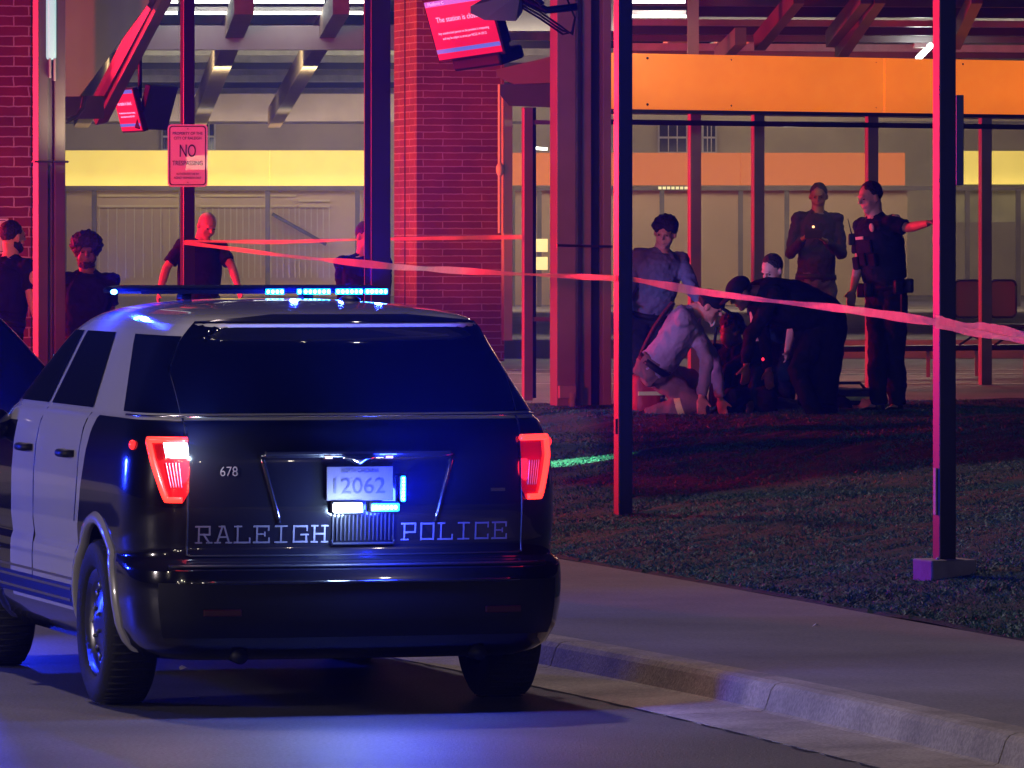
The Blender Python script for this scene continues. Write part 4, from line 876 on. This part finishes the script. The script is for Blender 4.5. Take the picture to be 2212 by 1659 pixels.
#EOF3
# ================================================================== PEOPLE
m_skin = mat("skin_light", (.50, .31, .23), .55, noise=.06, nscale=20); m_skin2 = mat("skin_dark", (.12, .065, .042), .5)
m_navy = mat("uniform_navy", (.012, .013, .022), .9, spec=.08, noise=.2, nscale=10); m_shirt_g = mat("shirt_grey_lilac", (.27, .27, .40), .8, noise=.12, nscale=6)
m_trs = mat("trousers_dark", (.016, .016, .024), .9, spec=.08, noise=.2, nscale=8); m_khaki = mat("trousers_taupe", (.16, .12, .11), .9, spec=.08, noise=.2, nscale=7)
m_hair = mat("hair_black", (.008, .006, .005), .7, bump=.8, bscale=70); m_boot = mat("boot_leather", (.01, .01, .01), .35); m_belt = mat("duty_belt", (.006, .006, .007), .6, spec=.3)
m_eye = mat("eye", (.02, .015, .015), .15); m_tee = mat("tshirt_black", (.010, .010, .014), .9, spec=.08, noise=.2, nscale=9); m_patch = mat("shoulder_patch", (.5, .42, .30), .6)
m_white = mat("white_leather", (.6, .6, .62), .5); m_reflb = mat("reflective_band", (.55, .75, .25), .35)
def frame(f, up=(0, 0, 1)):
    f = Vector(f).normalized(); s = Vector(up).cross(f)
    if s.length < 1e-3: s = Vector((1, 0, 0))
    s.normalize(); u = f.cross(s); return f, s, u     # forward, left, up
def hand(mb, wr, d, palm, curl=.5, side=1, k=1.0):
    d = Vector(d).normalized(); palm = Vector(palm); palm = (palm-d*palm.dot(d)).normalized(); sd_ = d.cross(palm)*side
    pc = wr+d*.05*k; M = Matrix((sd_, d, palm)).transposed(); mb.ell(wr+d*.045*k, (.042*k, .052*k, .018*k), M, 12, 8)
    for i, (L, o) in enumerate(((.072, .030), (.080, .010), (.075, -.011), (.060, -.031))):
        b0 = wr+d*.082*k+sd_*o*k; a1 = curl*.6; a2 = curl*1.5; d1 = d*math.cos(a1)+palm*math.sin(a1); d2 = d*math.cos(a2)+palm*math.sin(a2)
        mb.tube([b0-d*.02*k, b0, b0+d1*L*.5*k, b0+(d1*L*.5+d2*L*.5)*k], [.010*k, .010*k, .009*k, .007*k], 8)
    t0 = wr+d*.03*k+sd_*.036*k; d3 = (d*.75+sd_*.55+palm*.35).normalized(); mb.tube([wr+d*.015*k+sd_*.02*k, t0, t0+d3*.035*k, t0+(d3*.035+(d3+palm*.4).normalized()*.03)*k], [.014*k, .013*k, .011*k, .009*k], 8)
def person(label, Y, nb, pv, f, head, fd, armL, armR, legs, skin=None, top=None, trs=None, sleeve='short', hair='short', base=None, group="people at the scene", belly=1.0, beard=False, cap=False, boots=None, tuck=True):
    """nb, pv: neck base and pelvis; f: torso facing; head, fd: head centre and gaze; arms: elbow, wrist, finger direction; legs: knee, ankle, toe direction. Points are (x, y, depth offset) read at distance Y."""
    skin = skin or m_skin; top = top or m_navy; trs = trs or m_trs
    V = lambda q: W(q[0], q[1], Y+q[2]) if len(q) == 3 else q
    NB, PV = V(nb), V(pv); base = V(base) if base else Vector((PV.x, PV.y, G(PV.x, PV.y)))
    root = empty("person", base, 0, label, "person", group); L_ = lambda q: V(q)-base
    NB -= base; PV -= base; spine = (NB-PV).normalized(); f = Vector(f); f = (f-spine*f.dot(spine)).normalized(); left = spine.cross(f)
    H = L_(head); NB = H+(NB-H).normalized()*.150; hf, hl, hu = frame(fd, (0, 0, 1) if abs(Vector(fd).normalized().z) < .9 else (1, 0, .2))
    hu = (hu*.6+(H-NB).normalized()*.4).normalized(); hl = hu.cross(hf).normalized(); hu = hf.cross(hl)
    HM = Matrix((hl, hf, hu)).transposed()
    spine = (NB-PV).normalized(); SL, SR = NB-spine*.068+left*.178, NB-spine*.068-left*.178; HL, HR = PV+left*.095-spine*.02, PV-left*.095-spine*.02
    T = (NB-PV).length
    def torso(mb, g, lo=0.0, hi=1.0):
        rings = []
        for t, a, b in ((-.14, .135, .10), (0, .172, .122), (.22, .158, .115*belly), (.45, .160, .118*belly), (.68, .180, .125), (.84, .182, .115), (.92, .150, .095), (.98, .095, .075), (1.03, .062, .06)):
            if t < lo-1e-6 or t > hi+1e-6: continue
            sag_ = f*(.02*math.sin(math.pi*max(0, t))); rings.append((PV+(NB-PV)*t+sag_, left, a+g, f, b+g))
        mb.etube(rings, 24)
        if hi > .9:
            for S in (SL, SR): mb.ell(S, (.058+g, .058+g, .058+g), None, 12, 8); mb.tube([NB-spine*.01, NB-spine*.035+(S-NB)*.45, S], [.050+g*.7, .058+g*.7, .056+g], 12)
    body = MB(); torso(body, 0)
    # head: skull, jaw, nose, brow, ears, neck
    hd = lambda x, y, z: H+HM@Vector((x, y, z))*1.06
    body.ell(hd(0, -.008, .022), (.076, .094, .092), HM); body.ell(hd(0, .016, -.038), (.066, .070, .076), HM); body.ell(hd(0, .060, -.088), (.030, .024, .022), HM, 10, 8); body.ell(hd(.036, .048, -.032), (.028, .026, .030), HM, 10, 8); body.ell(hd(-.036, .048, -.032), (.028, .026, .030), HM, 10, 8)
    body.tube([hd(0, .082, .018), hd(0, .106, -.018)], [.009, .016], 8); body.ell(hd(0, .08, .030), (.052, .014, .010), HM, 10, 6); body.ell(hd(0, .079, -.052), (.024, .014, .009), HM, 10, 6)
    for sx in (-1, 1): body.ell(hd(sx*.078, -.005, -.008), (.010, .020, .032), HM, 10, 8); body.ell(hd(sx*.034, .060, .004), (.016, .016, .012), HM, 8, 6)
    body.tube([hd(0, -.02, -.04), NB+(H-NB)*.3, NB-spine*.03], [.060, .060, .070], 14)
    arms = []
    for S, A, side in ((SL, armL, 1), (SR, armR, -1)):
        E, Wr = L_(A[0]), L_(A[1]); body.tube([S, S.lerp(E, .5), E], [.050, .044, .036], 14); body.ell(E, (.038,)*3, None, 12, 8); body.tube([E, E.lerp(Wr, .35), Wr], [.037, .039, .025], 14)
        dd = (Wr-E).normalized()*.5+Vector(A[2]).normalized()*.9 if len(A) > 2 else (Wr-E); pl = Vector(A[3]) if len(A) > 3 else (f*.4-left*side+Vector((0, 0, -.1))); hand(body, Wr, dd, pl, A[4] if len(A) > 4 else .5, -side); arms.append((S, E, Wr))
    LG = []
    for Hp, Lg in zip((HL, HR), legs):
        K, A_ = L_(Lg[0]), L_(Lg[1]); td = Vector(Lg[2]).normalized(); LG.append((Hp, K, A_, td))
        body.tube([Hp, Hp.lerp(K, .5), K], [.078, .068, .050], 14); body.ell(K, (.052,)*3, None, 12, 8); body.tube([K, K.lerp(A_, .3), A_], [.050, .052, .034], 14)
        body.tube([A_, A_+td*.13+Vector((0, 0, -.04))], [.036, .03], 10)
    bo = body.build("body", skin, root); remesh(bo, .009, 2)
    # clothes
    sh = MB(); torso(sh, .017, -.05 if tuck else -.14, .98)
    for (S, E, Wr) in arms:
        end = S.lerp(E, .78) if sleeve == 'short' else E; sh.tube([S, S.lerp(end, .5), end], [.064, .062, .062 if sleeve == 'short' else .052], 16)
        if sleeve == 'long': sh.ell(E, (.053,)*3, None, 12, 8); sh.tube([E, E.lerp(Wr, .4), E.lerp(Wr, .95)], [.052, .050, .040], 16)
    if sleeve != 'none': so_ = sh.build("shirt", top, root); remesh(so_, .010, 2, .034, .07)
    tr_ = MB(); rings = [(PV+(NB-PV)*t, left, a+.022, f, b+.02) for t, a, b in ((-.16, .12, .095), (0, .172, .122), (.16, .160, .115))]; tr_.etube(rings, 22)
    for (Hp, K, A_, td) in LG:
        tr_.tube([Hp, Hp.lerp(K, .5), K], [.105, .095, .078], 16); tr_.ell(K, (.078,)*3, None, 12, 8); tr_.tube([K, K.lerp(A_, .4), K.lerp(A_, .97)], [.078, .078, .068], 16)
    to = tr_.build("trousers", trs, root); remesh(to, .011, 2, .038, .09)
    for (Hp, K, A_, td) in LG:
        b = MB(); up = (K-A_).normalized(); _, s2, u2 = frame(td, up); MM = Matrix((s2, td, u2)).transposed()
        b.ell(A_+td*.06-u2*.045, (.050, .135, .045), MM, 14, 8); b.tube([A_-u2*.03, A_+up*.09], [.050, .052], 12); q = b.build("shoe", boots or m_boot, root); remesh(q, .010, 1)
    b = MB(); P0 = PV+(NB-PV)*.08; b.etube([(P0-spine*.024, left, .198, f, .148), (P0+spine*.024, left, .194, f, .146)], 28); b.build("belt", m_belt, root, smooth=True)
    # hair
    hr = MB()
    if hair == 'afro': hr.ell(hd(0, -.028, .055), (.125, .118, .105), HM, 20, 14)
    elif hair == 'short': hr.ell(hd(0, -.022, .036), (.082, .092, .090), HM, 20, 14)
    elif hair == 'mop': hr.ell(hd(0, -.026, .050), (.100, .105, .090), HM, 20, 14); hr.ell(hd(.05, .045, .068), (.05, .05, .035), HM); hr.ell(hd(-.05, .045, .066), (.05, .05, .030), HM)
    if beard: hr.ell(hd(0, .030, -.082), (.060, .062, .040), HM); hr.ell(hd(.045, .01, -.05), (.022, .045, .04), HM); hr.ell(hd(-.045, .01, -.05), (.022, .045, .04), HM)
    if hr.v:
        h_ = hr.build("hair", m_hair, root); remesh(h_, .008, 1, .034 if hair != 'short' else .012, .03)
    if cap:
        b = MB(); b.ell(hd(0, -.01, .050), (.092, .108, .075), HM, 20, 12); b.ell(hd(0, .125, .035), (.062, .065, .012), HM); c_ = b.build("cap", m_navy, root); remesh(c_, .010, 1)
    b = MB()
    for sx in (-1, 1): b.ell(hd(sx*.031, .076, .008), (.010, .009, .005), HM, 8, 6)
    b.build("eyes", m_eye, root)
    return dict(root=root, hd=hd, HM=HM, NB=NB, PV=PV, left=left, f=f, sp=spine, arms=arms, legs=LG, torso=torso)
# P9 standing officer holding the tape post
Y = 50
p = person("uniformed officer standing with one arm stretched to the right black post", Y, (1900, 492, 0), (1915, 632, 0), (-.78, -.62, 0), (1880, 427, -.02), (-.85, -.5, -.28),
    [(1962, 492, -.22), (2006, 482, -.52), (.5, -.8, .1), (.3, -.3, -1), .9], [(1856, 566, .05), (1842, 630, -.08), (-.2, -.3, -1)],
    [((1934, 757, .02), (1938, 876, .08), (-.5, -.8, 0)), ((1896, 757, -.02), (1898, 878, -.08), (-.9, -.4, 0))], trs=m_trs, belly=1.15)
v = MB(); P = p; v.etube([(P['PV']+(P['NB']-P['PV'])*t, P['left'], a, P['f'], b) for t, a, b in ((.16, .188, .158), (.4, .196, .172), (.66, .208, .178), (.84, .175, .150), (.92, .10, .11))], 26); vo = v.build("duty_vest", m_navy, P['root']); remesh(vo, .011, 2, .008, .05)
for x, z, d in ((.09, .32, .04), (-.02, .34, .04), (-.10, .30, .045), (.06, .50, .03)):
    b = MB(); c_ = P['PV']+(P['NB']-P['PV'])*(z+.12)+P['left']*x+P['f']*.170; b.box(c_, (.07, d, .10), Matrix((P['left'], P['f'], P['sp'])).transposed(), bev=.01); b.build("pouch", m_navy, P['root'])
for a_, r_ in ((150, .19), (205, .2), (20, .2), (-20, .2), (95, .17)):
    b = MB(); c_ = P['PV']+(P['NB']-P['PV'])*.06+P['left']*math.cos(R(a_))*.215+P['f']*math.sin(R(a_))*.165; b.box(c_, (.07, .06, .11 if a_ != 205 else .2), Matrix.Rotation(R(a_), 3, 'Z'), bev=.015); b.build("belt_pouch", m_belt, P['root'])
b = MB(); c_ = P['PV']+(P['NB']-P['PV'])*.86+P['left']*.10+P['f']*.150; b.ell(c_, (.026, .012, .034), Matrix((P['left'], P['f'], P['sp'])).transposed()); b.build("badge", m_patch, P['root'])
b = MB(); c_ = P['PV']+(P['NB']-P['PV'])*.74-P['left']*.02+P['f']*.182; b.box(c_, (.085, .008, .022), Matrix((P['left'], P['f'], P['sp'])).transposed()); b.build("name_strip", m_patch, P['root'])
b = MB(); c_ = P['arms'][0][0]; b.ell(c_+Vector((.02, -.03, .055)), (.035, .03, .015)); b.build("shoulder_patch", m_patch, P['root'])
b = MB(); c_ = P['PV']+(P['NB']-P['PV'])*.80-P['left']*.14+P['f']*.15; b.tube([c_, c_+Vector((-.03, -.02, .12))], [.006, .003], 6); b.box(c_-Vector((0, 0, .04)), (.05, .04, .09), bev=.01); b.build("radio", m_belt, P['root'])
b = MB(); K_ = P['legs'][0]; b.bar(K_[0].lerp(K_[1], .05)+Vector((.04, -.1, .02)), K_[0].lerp(K_[1], .3)+Vector((.04, -.1, .0)), .012, .012); b.build("trouser_stripe", mat("red_stripe", (.4, .03, .03), .7), P['root'])
# P5 young person bending over the kneeling medic
person("dark-haired person in a grey shirt leaning behind the kneeling medic", 51.2, (1428, 545, 0), (1402, 690, .1), (.35, -.9, -.2), (1437, 503, -.05), (-.25, -.9, -.35),
    [(1496, 622, -.12), (1524, 672, -.2), (.5, -.3, -.6)], [(1368, 590, -.05), (1352, 650, -.15), (0, -.2, -1)],
    [((1425, 775, -.15), (1420, 858, 0), (.3, -.9, 0)), ((1378, 775, -.15), (1375, 858, .05), (0, -1, 0))], top=mat('shirt_slate', (.10, .10, .17), .85, noise=.15), sleeve='long', hair='mop', trs=m_trs, tuck=False)
# P6 kneeling medic
P = person("medic in a lilac-grey shirt and cap kneeling at the middle post", 49.6, (1506, 668, -.05), (1408, 800, 0), (.62, -.1, -.78), (1534, 662, -.08), (.80, -.15, -.50),
    [(1527, 778, -.2), (1515, 858, -.22), (.1, -.1, -1)], [(1542, 775, .18), (1556, 862, .2), (.2, 0, -1)],
    [((1502, 868, -.02), (1395, 902, .05), (-.9, 0, -.35)), ((1492, 820, .28), (1520, 905, .3), (.9, -.1, 0))], top=m_shirt_g, sleeve='long', hair='short', cap=True, trs=m_khaki)
b = MB(); S_ = P['PV']; n_ = P['NB']; bk = -P['f']
pts = [S_+(n_-S_)*t+bk*(.135+.03*math.sin(t*3.1))+P['left']*(.10-.2*t) for t in (.05, .25, .5, .75, .95)]; b.etube([(q, P['left'], .036, bk, .020) for q in pts], 12); b.build("strap", m_belt, P['root'])
b = MB(); pts = [S_+(n_-S_)*t+P['left']*.155+bk*(.10-.10*t)+P['left']*.02 for t in (.05, .3, .55, .8, 1.0)]; b.etube([(q, P['sp'], .032, P['f'], .03) for q in pts], 10); b.build("strap", m_belt, P['root'])
b = MB(); b.box(S_+(n_-S_)*.03+P['left']*.17+bk*.06+Vector((-.02, -.08, .01)), (.08, .07, .13), Matrix.Rotation(R(20), 3, 'Y'), bev=.015); b.build("radio_pouch", m_belt, P['root'])
kn = P['legs'][0]; b = MB(); c_ = kn[1].lerp(kn[2], .30); dd = (kn[2]-kn[1]).normalized(); b.tube([c_-dd*.025, c_+dd*.025], [.088, .086], 20, caps=False); b.build("reflective_band", m_reflb, P['root'], smooth=True)
# P11 crouching dark figure beyond the patient
person("dark-clothed responder crouching between the medic and the broad bent back", 50.2, (1590, 740, 0), (1612, 860, .1), (-.3, -.75, -.2), (1578, 716, -.1), (.45, .55, -.6),
    [(1574, 800, -.2), (1556, 858, -.25), (-.3, -.3, -.9)], [(1640, 800, -.1), (1625, 868, -.2), (-.4, -.2, -.9)],
    [((1580, 858, -.3), (1600, 905, 0), (-.3, -.9, 0)), ((1655, 855, -.25), (1660, 908, 0), (.2, -.9, 0))], sleeve='long', hair='mop', skin=m_skin2)
# P7 broad bent back
P = person("broad responder in black bent double, back to the standing officer", 49.3, (1640, 632, -.1), (1772, 672, .1), (-.25, -.1, -.95), (1600, 634, -.15), (-.7, -.35, -.6),
    [(1620, 725, -.2), (1612, 790, -.25), (0, 0, -1)], [(1650, 722, .15), (1660, 800, .1), (0, 0, -1)],
    [((1722, 800, -.18), (1768, 905, -.1), (-.7, -.6, 0)), ((1775, 800, .15), (1792, 905, .2), (-.3, -.9, 0))], sleeve='long', hair='short', cap=True, belly=1.35, top=m_tee, skin=m_skin2)
b = MB(); c_ = (P['PV']+P['NB'])/2; b.ell(c_+Vector((.02, 0, -.02)), (.40, .25, .185), Matrix.Rotation(R(14), 3, 'Y'), 24, 14); b.ell(P['PV']+Vector((.0, 0, -.12)), (.215, .22, .26)); b.tube([P['PV']+Vector((.0, 0, -.1)), P['PV']+Vector((-.02, -.05, -.45)), P['PV']+Vector((-.03, -.08, -.72))], [.20, .175, .15], 16); q = b.build("jacket", m_tee, P['root']); remesh(q, .012, 3, .03, .12)
b = MB(); b.ell(W(1648, 776, 49.0)-P['root'].location, (.01, .01, .012)); b.build("indicator_lamp", mat("indicator_red", (.4, 0, 0), .3, emit=(1, .02, .05), es=3), P['root'])
# P8 head behind the bent back
person("red-lit dark-haired person half hidden behind the bent black back", 51.8, (1672, 625, .1), (1690, 745, .3), (-.3, -.9, 0), (1668, 583, 0), (-.55, -.6, -.5),
    [(1715, 690, -.1), (1700, 760, -.3), (0, -.5, -.8)], [(1630, 690, -.1), (1640, 760, -.3), (0, -.5, -.8)],
    [((1700, 800, -.35), (1700, 858, .1), (0, -.5, 0)), ((1660, 800, -.35), (1660, 858, .1), (0, -.5, 0))], hair='short', group="people at the scene")
# P10 person beyond the glass with a phone
P = person("person in a dark sweater holding a phone behind the shelter glass", 60.8, (1766, 466, 0), (1762, 610, 0), (.1, -1, 0), (1768, 424, 0), (-.1, -1, -.25),
    [(1818, 548, -.12), (1782, 520, -.42), (-.6, -.3, .3)], [(1708, 548, -.12), (1735, 515, -.42), (.6, -.3, .3)],
    [((1785, 710, -.05), (1784, 800, 0), (.1, -1, 0)), ((1742, 710, -.05), (1742, 800, 0), (-.1, -1, 0))], skin=m_skin2, top=mat("sweater_grey", (.022, .020, .035), .9, spec=.1), trs=mat("jeans_dark", (.04, .04, .06), .8), sleeve='long', hair='short')
b = MB(); b.box(W(1757, 506, 60.25)-P['root'].location, (.16, .01, .08), bev=.003); b.build("phone", m_dark, P['root']); b = MB(); b.ell(W(1757, 490, 60.22)-P['root'].location, (.012, .008, .012)); b.build("phone_lamp", mat("phone_lamp", (.8, .5, .3), .3, emit=(1, .55, .25), es=3), P['root'])
# P12 patient lying on the ground
P = person("person lying on the ground in white shoes between the responders", 50.6, (1850, 893, 0), (1745, 900, 0), (0, -.2, 1), (1884, 890, 0), (.3, -.2, .9),
    [(1830, 908, -.35), (1790, 905, -.35), (-1, 0, 0)], [(1830, 890, .3), (1790, 893, .35), (-1, 0, 0)],
    [((1680, 880, -.05), (1622, 906, -.05), (-.3, -.1, .9)), ((1685, 885, .15), (1630, 902, .15), (-.3, 0, .9))], top=m_tee, trs=mat("jeans_blue", (.05, .06, .10), .8), boots=m_white, hair='short', tuck=False)
# P1 officer at the left edge
P = person("officer at the far left edge turning away, in front of the brick pier", 48.8, (22, 560, 0), (5, 705, 0), (.55, .75, 0), (28, 512, 0), (.75, .6, -.05),
    [(-40, 640, 0), (-45, 700, -.05), (0, 0, -1)], [(66, 638, -.12), (84, 703, -.15), (.1, -.1, -1)],
    [((20, 830, 0), (20, 950, 0), (.5, .8, 0)), ((-20, 830, 0), (-20, 950, 0), (.5, .8, 0))], hair='short', beard=True)
b = MB(); S_, E_, _ = P['arms'][1]; c_ = S_.lerp(E_, .35)+Vector((.045, -.06, 0)); b.ell(c_, (.036, .022, .052)); b.build("shoulder_patch", m_patch, P['root'])
v = MB(); v.etube([(P['PV']+(P['NB']-P['PV'])*t, P['left'], a, P['f'], b_) for t, a, b_ in ((.2, .185, .155), (.5, .19, .165), (.8, .185, .150), (.9, .13, .11))], 24); q = v.build("duty_vest", m_navy, P['root']); remesh(q, .012, 2)
# P2 bystander in a black T-shirt
P = person("bearded bystander with afro hair in a black T-shirt beside the grey column", 48.2, (188, 590, 0), (186, 742, 0), (0, -1, 0), (187, 545, 0), (.1, -1, -.1),
    [(238, 672, .03), (238, 745, -.05), (0, 0, -1)], [(134, 672, .03), (136, 745, -.05), (0, 0, -1)],
    [((205, 860, 0), (205, 975, 0), (.2, -1, 0)), ((166, 860, 0), (166, 975, 0), (-.2, -1, 0))], skin=m_skin2, top=m_tee, hair='afro', beard=True, tuck=False, group="people at the scene")
b = MB(); c_ = P['PV']+(P['NB']-P['PV'])*.52+P['f']*.163; put_text(b, text_mesh("PRO", .05, .10, .001), Matrix.Translation(c_)@Matrix.Rotation(R(90), 4, 'X')); [bpy.data.objects.remove(x) for x in []]
# P3 bald officer behind the left post
P = person("bald officer looking down, partly hidden by the left black post", 56.8, (432, 524, 0), (428, 655, 0), (.35, -.94, 0), (447, 487, -.06), (.45, -.75, -.5),
    [(500, 574, -.12), (516, 622, -.3), (.2, -.5, -.8)], [(360, 578, -.1), (344, 632, -.2), (0, -.3, -.9)],
    [((450, 750, 0), (450, 850, 0), (.2, -1, 0)), ((410, 750, 0), (410, 850, 0), (-.2, -1, 0))], hair='none', belly=1.2)
v = MB(); v.etube([(P['PV']+(P['NB']-P['PV'])*t, P['left'], a, P['f'], b_) for t, a, b_ in ((.2, .19, .165), (.5, .2, .18), (.8, .19, .160), (.9, .13, .11))], 24); q = v.build("duty_vest", m_navy, P['root']); remesh(q, .012, 2)
# P4 person behind the dark column
person("shadowed person mostly hidden behind the dark blue steel column", 52.5, (784, 552, 0), (786, 690, 0), (.3, -.9, 0), (792, 512, 0), (.6, -.7, -.2),
    [(830, 630, 0), (826, 700, -.1), (0, 0, -1)], [(742, 632, 0), (740, 700, -.1), (0, 0, -1)],
    [((800, 790, 0), (800, 890, 0), (.2, -1, 0)), ((768, 790, 0), (768, 890, 0), (-.2, -1, 0))], hair='short', sleeve='long', top=m_tee, tuck=False)
# medical bags on the ground
def bag(px, py, Y, d, m, label, rz=0):
    r = empty("medical_bag", W(px, py, Y), R(rz), label, "bag"); r.location.z = G(r.location.x, r.location.y)+d[2]/2+.01
    b = MB(); b.box((0, 0, 0), d, bev=.05); q = b.build("bag_body", m, r); remesh(q, .012, 2, .02, .1)
    b = MB(); b.tube([(-d[0]*.3, 0, d[2]*.45), (-d[0]*.2, 0, d[2]*.75), (d[0]*.2, 0, d[2]*.75), (d[0]*.3, 0, d[2]*.45)], .012, 8); b.build("handle", m_belt, r, smooth=True)
    b = MB(); b.box((0, -d[1]/2-.004, 0), (d[0]*.9, .012, .03)); b.build("reflective_strip", m_reflb, r); return r
bag(1393, 905, 50.4, (.22, .22, .30), mat("bag_red", (.30, .02, .02), .6), "upright red medical bag right of the middle black post", 20)
bag(1556, 880, 51.2, (.16, .22, .52), MATS["bag_red"], "tall red medical bag behind the kneeling medic's arms", 10)
bag(1835, 880, 51.3, (.42, .25, .16), mat("bag_navy", (.015, .015, .03), .7), "low dark medical bag left of the standing officer's feet", -8)
# ------------------------------------------------------------------ lens bloom round the lamps, imitated by added blue haze
h = MB(); h.box((0, 68, 10), (130, 150, 24)); hz = h.build("bloom_haze", [], None); hz["kind"] = 'stuff'
hm = bpy.data.materials.new("blue_bloom_haze"); hm.use_nodes = True; t = hm.node_tree; t.nodes.clear(); oo = t.nodes.new("ShaderNodeOutputMaterial"); pv_ = t.nodes.new("ShaderNodeVolumePrincipled")
pv_.inputs['Color'].default_value = (.06, .10, 1.0, 1); pv_.inputs['Density'].default_value = .0012; pv_.inputs['Anisotropy'].default_value = .3
t.links.new(pv_.outputs[0], oo.inputs['Volume']); hz.data.materials.append(hm)
#EOF4
